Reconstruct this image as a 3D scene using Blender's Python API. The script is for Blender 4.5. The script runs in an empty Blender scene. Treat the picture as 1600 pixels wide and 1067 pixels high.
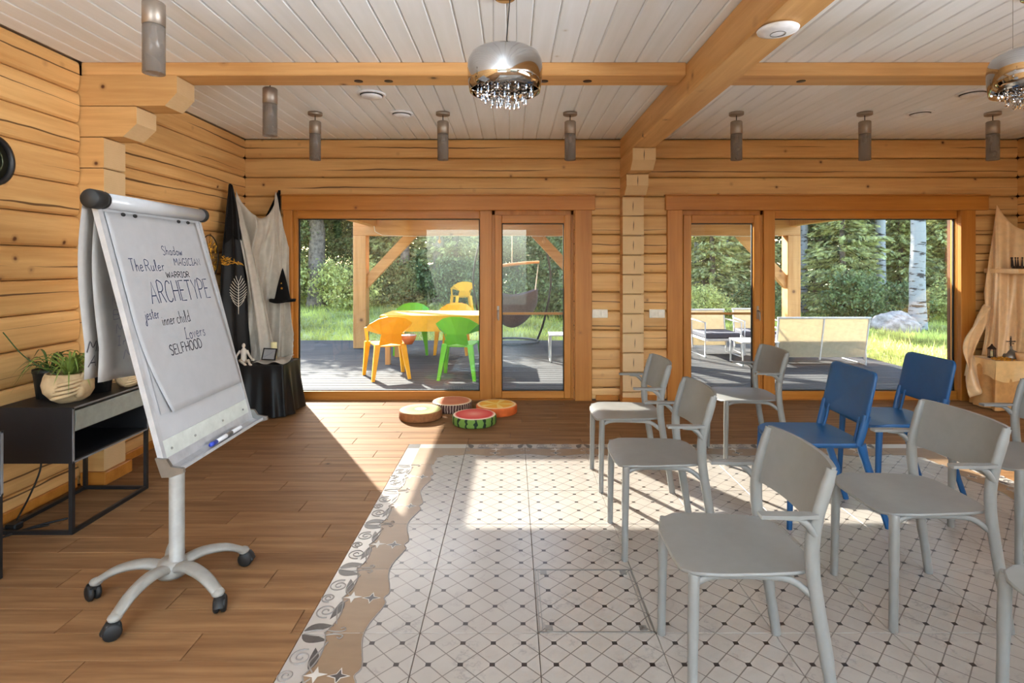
import bpy, math, random
import numpy as np
from mathutils import Vector, Matrix

RNG = random.Random(11)
scene = bpy.context.scene
COL = scene.collection
PI = math.pi

# ------------------------------------------------------------------ camera, sky, sun, fill lamps, exposure
cam_d = bpy.data.cameras.new('camera')
cam = bpy.data.objects.new('camera', cam_d)
COL.objects.link(cam)
cam.location = (0, 0, 1.45)
cam.rotation_euler = (PI / 2, 0, 0)
cam_d.sensor_width = 36
cam_d.lens = 881 / 1600 * 36
cam_d.shift_y = -(533.5 - 412) / 1600
cam_d.clip_start = 0.02
scene.camera = cam

world = bpy.data.worlds.new('world')
scene.world = world
world.use_nodes = True
wn = world.node_tree
wn.nodes.clear()
w_out = wn.nodes.new('ShaderNodeOutputWorld')
w_bg = wn.nodes.new('ShaderNodeBackground')
w_sky = wn.nodes.new('ShaderNodeTexSky')
w_sky.sky_type = 'NISHITA'
w_sky.sun_disc = False
w_sky.sun_elevation = math.radians(31)
w_sky.sun_rotation = math.radians(-30)
w_sky.air_density = 1.0
w_sky.dust_density = 1.5
wn.links.new(w_sky.outputs[0], w_bg.inputs[0])
wn.links.new(w_bg.outputs[0], w_out.inputs[0])
w_bg.inputs[1].default_value = 0.62

SUN_AZ, SUN_EL = math.radians(30.1), math.radians(28.95)
sun_d = bpy.data.lights.new('sun', 'SUN')
sun_d.energy = 12.0
sun_d.angle = math.radians(0.6)
sun_d.color = (1.0, 0.95, 0.87)
sun = bpy.data.objects.new('sun', sun_d)
COL.objects.link(sun)
sun_dir = Vector((math.cos(SUN_EL) * math.sin(SUN_AZ), -math.cos(SUN_EL) * math.cos(SUN_AZ), -math.sin(SUN_EL)))
sun.rotation_euler = sun_dir.to_track_quat('-Z', 'Y').to_euler()
sun.location = (-8, 20, 14)


def area(name, loc, direction, sx, sy, energy, color, spread=180):
    d = bpy.data.lights.new(name, 'AREA')
    d.shape = 'RECTANGLE'
    d.size, d.size_y = sx, sy
    d.energy = energy
    d.color = color
    d.spread = math.radians(spread)
    o = bpy.data.objects.new(name, d)
    COL.objects.link(o)
    o.location = loc
    o.rotation_euler = Vector(direction).to_track_quat('-Z', 'Y').to_euler()
    return o


# fill lamps added in the rear window openings and along the solid right wall
area('rear_opening_fill', (-1.0, -3.5, 1.35), (0, 0.66, 0.75), 2.8, 2.1, 190, (0.72, 0.86, 1.0), 76)
area('rear_opening_fill', (3.4, -3.5, 1.35), (0, 0.66, 0.75), 2.8, 2.1, 80, (0.76, 0.88, 1.0), 76)
area('side_wall_fill', (5.25, 0.4, 1.6), (-1, 0.2, 0.32), 5.6, 1.4, 85, (0.9, 0.95, 1.0), 76)

scene.view_settings.view_transform = 'Standard'
scene.view_settings.look = 'None'
scene.view_settings.gamma = 1
scene.view_settings.use_curve_mapping = False
scene.view_settings.exposure = 1.32


# ------------------------------------------------------------------ helpers
def lin(r, g, b):
    f = lambda c: c / 12.92 if c <= 0.04045 else ((c + 0.055) / 1.055) ** 2.4
    return (f(r / 255), f(g / 255), f(b / 255), 1)


def tag(o, label=None, cat=None, group=None, kind=None):
    if label: o['label'] = label
    if cat: o['category'] = cat
    if group: o['group'] = group
    if kind: o['kind'] = kind
    return o


def empty(name, loc=(0, 0, 0), rz=0.0, label=None, cat=None, group=None, kind=None):
    o = bpy.data.objects.new(name, None)
    o.empty_display_size = 0.05
    COL.objects.link(o)
    o.location = loc
    o.rotation_euler = (0, 0, rz)
    return tag(o, label, cat, group, kind)


def copy_tree(o, parent=None, loc=None, rz=None, label=None):
    c = o.copy()
    COL.objects.link(c)
    if parent is not None: c.parent = parent
    for ch in o.children: copy_tree(ch, c)
    if loc is not None: c.location = loc
    if rz is not None: c.rotation_euler = (0, 0, rz)
    if label: c['label'] = label
    return c


def place(o, name, parent=None, loc=(0, 0, 0), rot=(0, 0, 0), scale=None):
    """another object sharing o's mesh"""
    c = bpy.data.objects.new(name, o.data if hasattr(o, 'data') else o)
    COL.objects.link(c)
    if parent is not None: c.parent = parent
    c.location = loc
    c.rotation_euler = rot
    if scale: c.scale = scale
    return c


class MB:
    def __init__(self):
        self.v, self.f, self.s, self.m = [], [], [], []

    def add(self, verts, faces, smooth=False, mi=0):
        n = len(self.v)
        self.v += [tuple(p) for p in verts]
        for i, f in enumerate(faces):
            self.f.append([a + n for a in f])
            self.s.append(smooth)
            self.m.append(mi if isinstance(mi, int) else mi[i])
        return self

    def box(self, x0, x1, y0, y1, z0, z1, b=0.0, mi=0):
        if b <= 0:
            v = [(x, y, z) for z in (z0, z1) for y in (y0, y1) for x in (x0, x1)]
            f = [(0, 2, 3, 1), (4, 5, 7, 6), (0, 1, 5, 4), (2, 6, 7, 3), (0, 4, 6, 2), (1, 3, 7, 5)]
            return self.add(v, f, False, mi)
        lo, hi = (x0, y0, z0), (x1, y1, z1)
        v, idx = [], {}
        for sx in (0, 1):
            for sy in (0, 1):
                for sz in (0, 1):
                    s = (sx, sy, sz)
                    for ax in range(3):
                        p = []
                        for k in range(3):
                            e = (lo[k], hi[k])[s[k]]
                            p.append(e if k == ax else e + (b if s[k] == 0 else -b))
                        idx[(s, ax)] = len(v)
                        v.append(p)
        f = []
        for ax in range(3):
            o1, o2 = (ax + 1) % 3, (ax + 2) % 3
            for side in (0, 1):
                q = []
                for a, c in ((0, 0), (1, 0), (1, 1), (0, 1)):
                    s = [0, 0, 0]
                    s[ax], s[o1], s[o2] = side, a, c
                    q.append(idx[(tuple(s), ax)])
                f.append(q if side else q[::-1])
        for ax in range(3):
            o1, o2 = (ax + 1) % 3, (ax + 2) % 3
            for a in (0, 1):
                for c in (0, 1):
                    s0 = [0, 0, 0]; s0[o1], s0[o2] = a, c
                    s1 = list(s0); s1[ax] = 1
                    s0, s1 = tuple(s0), tuple(s1)
                    q = [idx[(s0, o1)], idx[(s1, o1)], idx[(s1, o2)], idx[(s0, o2)]]
                    f.append(q if (a == c) else q[::-1])
        for sx in (0, 1):
            for sy in (0, 1):
                for sz in (0, 1):
                    s = (sx, sy, sz)
                    q = [idx[(s, 0)], idx[(s, 1)], idx[(s, 2)]]
                    f.append(q if (sx + sy + sz) % 2 == 1 else q[::-1])
        return self.add(v, f, False, mi)

    def prism(self, poly, a0, a1, axis='z', mi=0, cap_mi=None):
        """poly of (p,q) extruded from a0 to a1; axis z:(x,y) y:(x,z) x:(y,z)"""
        def P(p, q, a):
            return (p, q, a) if axis == 'z' else ((p, a, q) if axis == 'y' else (a, p, q))
        n = len(poly)
        v = [P(p, q, a0) for p, q in poly] + [P(p, q, a1) for p, q in poly]
        f = [(i, (i + 1) % n, n + (i + 1) % n, n + i) for i in range(n)]
        mis = list(mi) if not isinstance(mi, int) else [mi] * n
        f += [tuple(range(n))[::-1], tuple(range(n, 2 * n))]
        cm = cap_mi if cap_mi is not None else (mi if isinstance(mi, int) else 0)
        return self.add(v, f, False, mis + [cm, cm])

    def tube(self, path, rad, seg=8, cap=True, ell=(1, 1), up=(0, 0, 1), smooth=True, mi=0):
        path = [Vector(p) for p in path]
        n = len(path)
        if not isinstance(rad, (list, tuple)): rad = [rad] * n
        v, f = [], []
        u = Vector(up)
        ax = path[-1] - path[0]
        if ax.length > 1e-6 and abs(ax.normalized().dot(u)) > 0.8: u = Vector((1, 0, 0)) if abs(u.x) < 0.5 else Vector((0, 1, 0))
        for i, p in enumerate(path):
            t = (path[min(i + 1, n - 1)] - path[max(i - 1, 0)])
            if t.length < 1e-9: t = Vector((0, 0, 1))
            t.normalize()
            a = u - t * u.dot(t)
            if a.length < 1e-4:
                a = Vector((1, 0, 0)) - t * t.x
                if a.length < 1e-4: a = Vector((0, 1, 0))
            a.normalize()
            bb = t.cross(a)
            for k in range(seg):
                th = 2 * PI * k / seg
                v.append(p + a * (math.cos(th) * rad[i] * ell[0]) + bb * (math.sin(th) * rad[i] * ell[1]))
        for i in range(n - 1):
            for k in range(seg):
                k2 = (k + 1) % seg
                f.append((i * seg + k, i * seg + k2, (i + 1) * seg + k2, (i + 1) * seg + k))
        self.add(v, f, smooth, mi)
        if cap:
            self.add(v[:seg], [tuple(range(seg))[::-1]], False, mi)
            self.add(v[-seg:], [tuple(range(seg))], False, mi)
        return self

    def lathe(self, prof, seg=24, c=(0, 0, 0), smooth=True, mi=0, axis='z', close=False):
        v, f = [], []
        n = len(prof)
        for r, z in prof:
            for k in range(seg):
                th = 2 * PI * k / seg
                x, y = r * math.cos(th), r * math.sin(th)
                if axis == 'z': v.append((c[0] + x, c[1] + y, c[2] + z))
                elif axis == 'y': v.append((c[0] + y, c[1] + z, c[2] + x))
                else: v.append((c[0] + z, c[1] + x, c[2] + y))
        for i in range(n - 1 + (1 if close else 0)):
            j = (i + 1) % n
            for k in range(seg):
                k2 = (k + 1) % seg
                f.append((i * seg + k, i * seg + k2, j * seg + k2, j * seg + k))
        self.add(v, f, smooth, mi)
        if not close:
            if prof[0][0] > 1e-5: self.add(v[:seg], [tuple(range(seg))[::-1]], False, mi)
            if prof[-1][0] > 1e-5: self.add(v[-seg:], [tuple(range(seg))], False, mi)
        return self

    def ellip(self, c, r, seg=12, rings=8, mi=0):
        prof = [(math.sin(PI * i / rings), -math.cos(PI * i / rings)) for i in range(rings + 1)]
        m = MB().lathe(prof, seg)
        v = [(c[0] + p[0] * r[0], c[1] + p[1] * r[1], c[2] + p[2] * r[2]) for p in m.v]
        return self.add(v, m.f, True, mi)

    def grid(self, fn, nu, nv, smooth=True, mi=0):
        v = [fn(i / nu, j / nv) for j in range(nv + 1) for i in range(nu + 1)]
        f = [(j * (nu + 1) + i, j * (nu + 1) + i + 1, (j + 1) * (nu + 1) + i + 1, (j + 1) * (nu + 1) + i)
             for j in range(nv) for i in range(nu)]
        return self.add(v, f, smooth, mi)

    def xf(self, M):
        self.v = [tuple(M @ Vector(p)) for p in self.v]
        return self

    def mesh(self, name, mats):
        me = bpy.data.meshes.new(name)
        me.from_pydata(self.v, [], self.f)
        if not isinstance(mats, (list, tuple)): mats = [mats]
        for m in mats: me.materials.append(m)
        me.polygons.foreach_set('use_smooth', self.s)
        me.polygons.foreach_set('material_index', self.m)
        me.update()
        return me

    def build(self, name, mats, parent=None, loc=(0, 0, 0), rot=(0, 0, 0), thick=0, sub=0):
        o = bpy.data.objects.new(name, self.mesh(name, mats))
        COL.objects.link(o)
        if parent is not None: o.parent = parent
        o.location = loc
        o.rotation_euler = rot
        if thick:
            md = o.modifiers.new('thickness', 'SOLIDIFY'); md.thickness = thick; md.offset = 0
        if sub:
            md = o.modifiers.new('smooth', 'SUBSURF'); md.levels = md.render_levels = sub
        return o


def curve_pts(pts, n=8):
    """Catmull-Rom through pts"""
    P = [Vector(p) for p in pts]
    P = [P[0] * 2 - P[1]] + P + [P[-1] * 2 - P[-2]]
    out = []
    for i in range(1, len(P) - 2):
        for k in range(n):
            t = k / n
            a, b, c, d = P[i - 1], P[i], P[i + 1], P[i + 2]
            out.append(0.5 * ((2 * b) + (c - a) * t + (2 * a - 5 * b + 4 * c - d) * t * t + (3 * b - a - 3 * c + d) * t ** 3))
    out.append(P[-2])
    return out


def rrect(x0, x1, y0, y1, r, n=5):
    out = []
    for cx, cy, a0 in ((x1 - r, y1 - r, 0), (x0 + r, y1 - r, 90), (x0 + r, y0 + r, 180), (x1 - r, y0 + r, 270)):
        for k in range(n + 1):
            a = math.radians(a0 + 90 * k / n)
            out.append((cx + r * math.cos(a), cy + r * math.sin(a)))
    return out


# ------------------------------------------------------------------ materials
class NT:
    def __init__(self, name):
        self.mat = bpy.data.materials.new(name)
        self.mat.use_nodes = True
        self.t = self.mat.node_tree
        self.b = self.t.nodes['Principled BSDF']
        self.out = self.t.nodes['Material Output']

    def n(self, kind, **kw):
        nd = self.t.nodes.new(kind)
        for k, val in kw.items():
            if k.startswith('i_'):
                key = k[2:]
                key = int(key) if key.isdigit() else key.replace('_', ' ')
                if hasattr(val, 'is_output'): self.t.links.new(val, nd.inputs[key])
                else: nd.inputs[key].default_value = val
            else:
                setattr(nd, k, val)
        return nd

    def link(self, a, b): self.t.links.new(a, b)

    def math(self, op, a, b=0.0, c=None, clamp=False):
        nd = self.t.nodes.new('ShaderNodeMath')
        nd.operation = op
        nd.use_clamp = clamp
        for i, x in enumerate((a, b, c)):
            if x is None: continue
            if hasattr(x, 'is_output'): self.link(x, nd.inputs[i])
            else: nd.inputs[i].default_value = x
        return nd.outputs[0]

    def mix(self, fac, a, b, mode='MIX'):
        nd = self.t.nodes.new('ShaderNodeMix')
        nd.data_type = 'RGBA'
        nd.blend_type = mode
        for s, x in ((nd.inputs[0], fac), (nd.inputs[6], a), (nd.inputs[7], b)):
            if hasattr(x, 'is_output'): self.link(x, s)
            else: s.default_value = x
        return nd.outputs[2]

    def ramp(self, fac, stops):
        nd = self.t.nodes.new('ShaderNodeValToRGB')
        e = nd.color_ramp.elements
        while len(e) < len(stops): e.new(0.5)
        for i, (p, c) in enumerate(stops):
            e[i].position = p
            e[i].color = c if len(c) == 4 else (*c, 1)
        self.link(fac, nd.inputs[0])
        return nd.outputs[0]

    def noise(self, vec, scale, detail=3.0, rough=0.55):
        nd = self.n('ShaderNodeTexNoise')
        nd.inputs['Scale'].default_value = scale
        nd.inputs['Detail'].default_value = detail
        nd.inputs['Roughness'].default_value = rough
        if vec is not None: self.link(vec, nd.inputs['Vector'])
        return nd.outputs[0]

    def coord(self, scale=(1, 1, 1), rnd=True, which='Object'):
        tc = self.n('ShaderNodeTexCoord').outputs[which]
        if rnd:
            oi = self.n('ShaderNodeObjectInfo').outputs['Random']
            cb = self.n('ShaderNodeCombineXYZ')
            for i, k in enumerate((91.0, 57.0, 33.0)): self.link(self.math('MULTIPLY', oi, k), cb.inputs[i])
            va = self.n('ShaderNodeVectorMath', operation='ADD')
            self.link(tc, va.inputs[0]); self.link(cb.outputs[0], va.inputs[1])
            tc = va.outputs[0]
        vm = self.n('ShaderNodeVectorMath', operation='MULTIPLY')
        self.link(tc, vm.inputs[0]); vm.inputs[1].default_value = scale
        return vm.outputs[0]

    def bump(self, h, strength=0.2, dist=0.01):
        nd = self.n('ShaderNodeBump')
        nd.inputs['Strength'].default_value = strength
        nd.inputs['Distance'].default_value = dist
        self.link(h, nd.inputs['Height'])
        self.link(nd.outputs[0], self.b.inputs['Normal'])


def pm(name, col, rough=0.5, metal=0.0, noise=0.06, nscale=18, bump=0.0, bscale=150, spec=0.5, sheen=0.0, coat=0.0, trans=None):
    t = NT(name)
    b = t.b
    b.inputs['Roughness'].default_value = rough
    b.inputs['Metallic'].default_value = metal
    b.inputs['Specular IOR Level'].default_value = spec
    b.inputs['Sheen Weight'].default_value = sheen
    b.inputs['Coat Weight'].default_value = coat
    v = t.coord((1, 1, 1))
    nz = t.noise(v, nscale, 3)
    lo = tuple(max(0, c * (1 - noise * 2)) for c in col[:3]) + (1,)
    hi = tuple(min(1, c * (1 + noise * 2)) for c in col[:3]) + (1,)
    colr = t.ramp(nz, [(0.3, lo), (0.7, hi)])
    t.link(colr, b.inputs['Base Color'])
    if bump: t.bump(t.noise(v, bscale, 2), bump, 0.004)
    if trans:
        tr = t.n('ShaderNodeBsdfTranslucent')
        t.link(colr, tr.inputs[0])
        mx = t.n('ShaderNodeMixShader')
        mx.inputs[0].default_value = trans
        t.link(b.outputs[0], mx.inputs[1]); t.link(tr.outputs[0], mx.inputs[2])
        t.link(mx.outputs[0], t.out.inputs[0])
    return t.mat


def wood(name, light, dark, knotcol=None, crack=False, rough=0.5, along=0.9, across=16, vary=0.16, knots=3.2, kr=0.1, axis=0, bump=0.12, spec=0.4):
    t = NT(name)
    sc = [across] * 3
    sc[axis] = along
    v = t.coord(tuple(sc))
    g = t.noise(v, 1.0, 6, 0.6)
    col = t.ramp(g, [(0.28, dark), (0.5, tuple((a + b) / 2 for a, b in zip(light, dark))), (0.68, light)])
    sc2 = [1.3] * 3
    big = t.noise(t.coord(tuple(sc2)), 1.6, 2)
    oi = t.n('ShaderNodeObjectInfo').outputs['Random']
    val = t.math('ADD', t.math('MULTIPLY', big, vary), t.math('MULTIPLY_ADD', oi, vary, 1 - vary))
    hsv = t.n('ShaderNodeHueSaturation')
    t.link(col, hsv.inputs['Color']); t.link(val, hsv.inputs['Value'])
    col = hsv.outputs[0]
    if knotcol is not None:
        vo = t.n('ShaderNodeTexVoronoi')
        t.link(t.coord((1, 1, 1)), vo.inputs['Vector'])
        vo.inputs['Scale'].default_value = knots
        d = t.math('ADD', vo.outputs['Distance'], t.math('MULTIPLY', g, 0.03))
        k = t.ramp(d, [(kr * 0.55, (1, 1, 1, 1)), (kr * 0.75, (0.75, 0.75, 0.75, 1)), (kr * 1.1, (0.22, 0.22, 0.22, 1)), (kr * 1.9, (0, 0, 0, 1))])
        col = t.mix(k, col, knotcol)
    if crack:
        sx = t.n('ShaderNodeSeparateXYZ')
        t.link(t.n('ShaderNodeTexCoord').outputs['Object'], sx.inputs[0])
        wob = t.noise(t.coord((0.9, 0.01, 0.01)), 1.0, 4)
        z0 = t.math('MULTIPLY_ADD', oi, 0.09, 0.045)
        line = t.math('ABSOLUTE', t.math('SUBTRACT', t.math('SUBTRACT', sx.outputs[2], z0), t.math('MULTIPLY', t.math('SUBTRACT', wob, 0.5), 0.07)))
        msk = t.noise(t.coord((0.55, 0.01, 0.01)), 1.3, 2)
        wdt = t.math('MULTIPLY', t.math('SUBTRACT', msk, 0.40, clamp=True), 0.03)
        c = t.math('LESS_THAN', line, wdt)
        col = t.mix(t.math('MULTIPLY', c, 0.85), col, lin(70, 40, 18))
    t.link(col, t.b.inputs['Base Color'])
    t.b.inputs['Roughness'].default_value = rough
    t.b.inputs['Specular IOR Level'].default_value = spec
    if bump: t.bump(g, bump, 0.004)
    return t.mat


MT = {}
MT['log'] = wood('pine_log', lin(226, 180, 118), lin(198, 146, 86), lin(92, 50, 22), crack=True, rough=0.55, knots=5.2, kr=0.095)
MT['beam'] = wood('pine_beam', lin(220, 172, 112), lin(192, 140, 82), lin(88, 50, 24), rough=0.5, knots=3.6)
MT['beam_y'] = wood('pine_beam_long', lin(220, 174, 114), lin(194, 144, 86), lin(88, 50, 24), rough=0.5, knots=3.6, axis=1)
MT['casing'] = wood('glazed_pine_casing', lin(196, 130, 56), lin(170, 104, 35), lin(120, 66, 26), rough=0.42, knots=2.6, kr=0.06, vary=0.08)
MT['casing_z'] = wood('glazed_pine_upright', lin(196, 130, 56), lin(170, 104, 35), lin(120, 66, 26), rough=0.42, knots=2.6, kr=0.06, vary=0.08, axis=2)
MT['frame'] = wood('window_frame_larch', lin(198, 132, 56), lin(174, 108, 34), None, rough=0.38, vary=0.06)
MT['frame_z'] = wood('window_frame_larch_upright', lin(198, 132, 56), lin(174, 108, 34), None, rough=0.38, vary=0.06, axis=2)
MT['ceiling'] = wood('whitewashed_board', lin(243, 247, 251), lin(234, 238, 240), lin(208, 204, 196), rough=0.5, knots=3.0, kr=0.05, vary=0.05, axis=1, bump=0.04)
MT['plank'] = wood('wood_look_plank', lin(148, 111, 76), lin(112, 78, 50), lin(72, 47, 30), rough=0.55, along=1.4, across=22, vary=0.14, knots=2.2, kr=0.05, bump=0.05, spec=0.06)
MT['deck'] = wood('grey_deck_board', lin(82, 81, 80), lin(60, 59, 60), None, rough=0.8, along=1.0, across=20, vary=0.14, spec=0.1)
MT['larch_post'] = wood('terrace_timber', lin(206, 156, 100), lin(178, 124, 70), lin(110, 66, 32), rough=0.6, axis=2, knots=2.6)
MT['larch_beam'] = wood('terrace_timber_beam', lin(206, 156, 100), lin(178, 124, 70), lin(110, 66, 32), rough=0.6, axis=0, knots=2.6)


def end_grain():
    t = NT('log_end_grain')
    v = t.coord((1, 1, 1))
    r = t.noise(v, 9, 4)
    w = t.n('ShaderNodeTexWave', wave_type='RINGS')
    t.link(t.coord((1, 1, 1), rnd=False), w.inputs['Vector'])
    w.inputs['Scale'].default_value = 22
    w.inputs['Distortion'].default_value = 8
    col = t.mix(t.math('MULTIPLY', w.outputs[1], 0.10), lin(222, 190, 144), lin(196, 156, 108))
    col = t.mix(t.math('MULTIPLY', r, 0.35), col, lin(176, 134, 88))
    t.link(col, t.b.inputs['Base Color'])
    t.b.inputs['Roughness'].default_value = 0.7
    return t.mat


MT['end'] = end_grain()
MT['grout'] = pm('dark_joint', lin(92, 78, 66), 0.9)
MT['chink'] = pm('wall_joint', lin(70, 42, 20), 0.9)
MT['ceiling_core'] = pm('ceiling_joint', lin(222, 212, 198), 0.8)
MT['white_paint'] = pm('white_enamel', lin(225, 225, 225), 0.4)
MT['grey_plastic'] = pm('pale_grey_plastic', lin(126, 124, 120), 0.42, noise=0.02, bump=0.02, bscale=400)
MT['blue_plastic'] = pm('deep_blue_plastic', lin(16, 74, 122), 0.42, noise=0.02, bump=0.02, bscale=400)
MT['black_metal'] = pm('black_powder_coat', lin(26, 26, 28), 0.45)
MT['black_lacquer'] = pm('black_lacquer', lin(22, 21, 24), 0.5)
MT['grey_edge'] = pm('grey_cabinet_edge', lin(120, 120, 122), 0.4)
MT['sage'] = pm('pale_grey_green_drawer', lin(146, 150, 142), 0.45)
MT['black_rubber'] = pm('black_rubber', lin(20, 20, 20), 0.6)
MT['chart_white'] = pm('white_board_enamel', lin(172, 173, 176), 0.25, noise=0.01)
MT['paper'] = pm('flip_paper', lin(170, 169, 170), 0.85, noise=0.015, trans=0.15)
MT['paper_back'] = pm('turned_paper', lin(166, 161, 156), 0.85, noise=0.03, trans=0.2)
MT['alu'] = pm('satin_aluminium', lin(168, 168, 170), 0.4, 0.15)
MT['chart_column'] = pm('matte_grey_column', lin(150, 147, 142), 0.45)
MT['tray_back'] = pm('grey_green_tray_strip', lin(186, 190, 184), 0.3)
MT['chart_base'] = pm('warm_white_base', lin(140, 136, 129), 0.42)
MT['ink'] = pm('navy_marker_ink', lin(54, 60, 88), 0.7)
MT['ink_faint'] = pm('faint_marker_ink', lin(128, 126, 140), 0.8)
MT['ink_dark'] = pm('black_marker_ink', lin(44, 42, 50), 0.7)
MT['marker_blue'] = pm('blue_marker_barrel', lin(40, 60, 160), 0.4)
MT['chrome'] = pm('polished_chrome', lin(190, 188, 186), 0.06, 1.0, noise=0.01)
MT['nickel'] = pm('brushed_nickel', lin(160, 148, 136), 0.42, 0.7)
MT['steel'] = pm('brushed_steel', lin(140, 138, 134), 0.4, 0.8)
MT['beige_pot'] = pm('pale_stone_pot', lin(190, 162, 124), 0.75, noise=0.1, nscale=14, bump=0.4, bscale=40)
MT['black_pot'] = pm('black_plastic_pot', lin(22, 22, 22), 0.5)
MT['soil'] = pm('potting_soil', lin(58, 42, 30), 0.95, noise=0.2, nscale=60)
MT['spider'] = pm('spider_plant_leaf', lin(128, 152, 74), 0.5, noise=0.2, nscale=9, trans=0.3)
MT['spider2'] = pm('dark_leaf', lin(70, 100, 50), 0.5, noise=0.2, nscale=9, trans=0.25)
MT['black_satin'] = pm('black_satin', lin(20, 18, 18), 0.45, noise=0.05, spec=0.25)
MT['black_felt'] = pm('black_felt', lin(20, 18, 18), 0.9, bump=0.1, spec=0.15)
MT['sheer'] = pm('grey_sheer_cloth', lin(206, 197, 184), 0.6, noise=0.04, sheen=0.1, trans=0.12)
MT['gold_satin'] = pm('gold_satin', lin(240, 200, 150), 0.28, sheen=0.3, coat=0.2, noise=0.04, trans=0.1)
MT['gold_cloth'] = pm('pale_gold_cloth', lin(238, 200, 140), 0.5, sheen=0.2, noise=0.04, trans=0.1)
MT['tan_cloth'] = pm('tan_cloth', lin(200, 150, 92), 0.6, noise=0.06)
MT['gold'] = pm('gold_metal', lin(212, 160, 60), 0.3, 0.9, noise=0.15, nscale=60)
MT['gold_lace'] = pm('gold_lace', lin(202, 152, 52), 0.4, 0.6, noise=0.3, nscale=80)
MT['silver_thread'] = pm('white_embroidery', lin(214, 206, 192), 0.6)
MT['figure'] = pm('whitewashed_figure', lin(222, 210, 196), 0.6)
MT['candle'] = pm('cream_candle', lin(232, 220, 168), 0.5)
MT['dark_bronze'] = pm('dark_bronze', lin(58, 42, 34), 0.35, 0.7)
MT['cup'] = pm('glazed_tan_cup', lin(206, 160, 112), 0.4)
MT['switch'] = pm('white_switch_plastic', lin(236, 228, 214), 0.4)
MT['white_plastic'] = pm('white_plastic', lin(232, 234, 238), 0.35)
MT['vent_dark'] = pm('vent_shadow_gap', lin(60, 54, 50), 0.7)
MT['yellow_plastic'] = pm('yellow_plastic', lin(244, 178, 34), 0.38, noise=0.02, trans=0.12)
MT['green_plastic'] = pm('green_plastic', lin(96, 186, 26), 0.38, noise=0.02, trans=0.12)
MT['yellow_cloth'] = pm('yellow_tablecloth', lin(240, 190, 50), 0.6, noise=0.03, trans=0.15)
MT['hammock'] = pm('grey_hammock_canvas', lin(92, 86, 92), 0.85, noise=0.08, nscale=30)
MT['rope'] = pm('cream_rope', lin(206, 192, 172), 0.8)
MT['mesh_fabric'] = pm('beige_textile_mesh', lin(206, 194, 170), 0.7, noise=0.04, trans=0.5)
MT['cushion'] = pm('slate_cushion', lin(78, 78, 88), 0.85)
MT['lounge_metal'] = pm('white_lounge_metal', lin(206, 204, 202), 0.4)
MT['boulder'] = pm('granite_boulder', lin(150, 142, 136), 0.85, noise=0.25, nscale=9, bump=0.5, bscale=30)
MT['bark'] = pm('grey_brown_bark', lin(112, 100, 90), 0.9, noise=0.3, nscale=12, bump=0.6, bscale=30)
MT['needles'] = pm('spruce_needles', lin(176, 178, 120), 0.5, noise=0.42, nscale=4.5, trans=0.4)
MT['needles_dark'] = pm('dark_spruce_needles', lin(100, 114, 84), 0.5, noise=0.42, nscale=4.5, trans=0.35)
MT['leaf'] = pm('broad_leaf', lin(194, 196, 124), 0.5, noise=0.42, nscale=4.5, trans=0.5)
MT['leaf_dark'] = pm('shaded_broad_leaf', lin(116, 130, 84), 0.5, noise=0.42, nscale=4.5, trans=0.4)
MT['grass'] = pm('grass_blade', lin(196, 200, 112), 0.6, noise=0.3, nscale=0.8, trans=0.45)
MT['lawn'] = pm('lawn_soil', lin(160, 162, 100), 0.95, noise=0.25, nscale=1.1)
MT['forest_floor'] = pm('forest_floor', lin(70, 66, 46), 0.95, noise=0.3, nscale=1.5)
MT['roofing'] = pm('terrace_roofing', lin(96, 88, 80), 0.8)
MT['plaster'] = pm('pale_plaster', lin(224, 206, 178), 0.8)
MT['cable'] = pm('black_cable', lin(18, 18, 18), 0.5)
MT['white_cable'] = pm('white_cable', lin(220, 214, 204), 0.5)
MT['clock_glass'] = pm('dark_dial', lin(44, 42, 30), 0.3)
MT['pewter'] = pm('green_pewter', lin(70, 74, 54), 0.4, 0.5)


def glass_mat(name, tint, refl=1.0, rough=0.0):
    t = NT(name)
    t.t.nodes.remove(t.b)
    tr = t.n('ShaderNodeBsdfTransparent'); tr.inputs[0].default_value = tint
    gl = t.n('ShaderNodeBsdfGlossy'); gl.inputs['Roughness'].default_value = rough
    fr = t.n('ShaderNodeFresnel'); fr.inputs[0].default_value = 1.5
    mx = t.n('ShaderNodeMixShader')
    t.link(t.math('MULTIPLY', fr.outputs[0], refl, clamp=True), mx.inputs[0])
    t.link(tr.outputs[0], mx.inputs[1]); t.link(gl.outputs[0], mx.inputs[2])
    t.link(mx.outputs[0], t.out.inputs[0])
    return t.mat


MT['pane'] = glass_mat('window_glass', (0.96, 0.98, 0.97, 1), 1.0)


def smoke_mat():
    t = NT('smoked_glass')
    t.b.inputs['Base Color'].default_value = lin(176, 166, 156)
    t.b.inputs['Roughness'].default_value = 0.18
    tr = t.n('ShaderNodeBsdfTransparent'); tr.inputs[0].default_value = (0.62, 0.58, 0.55, 1)
    mx = t.n('ShaderNodeMixShader')
    nz = t.noise(t.coord((1, 1, 1)), 8, 2)
    t.link(t.math('MULTIPLY_ADD', nz, 0.1, 0.3), mx.inputs[0])
    t.link(tr.outputs[0], mx.inputs[1]); t.link(t.b.outputs[0], mx.inputs[2])
    t.link(mx.outputs[0], t.out.inputs[0])
    return t.mat


MT['smoke_glass'] = smoke_mat()
MT['crystal'] = glass_mat('cut_crystal', (0.86, 0.87, 0.9, 1), 3.5, 0.02)


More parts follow.
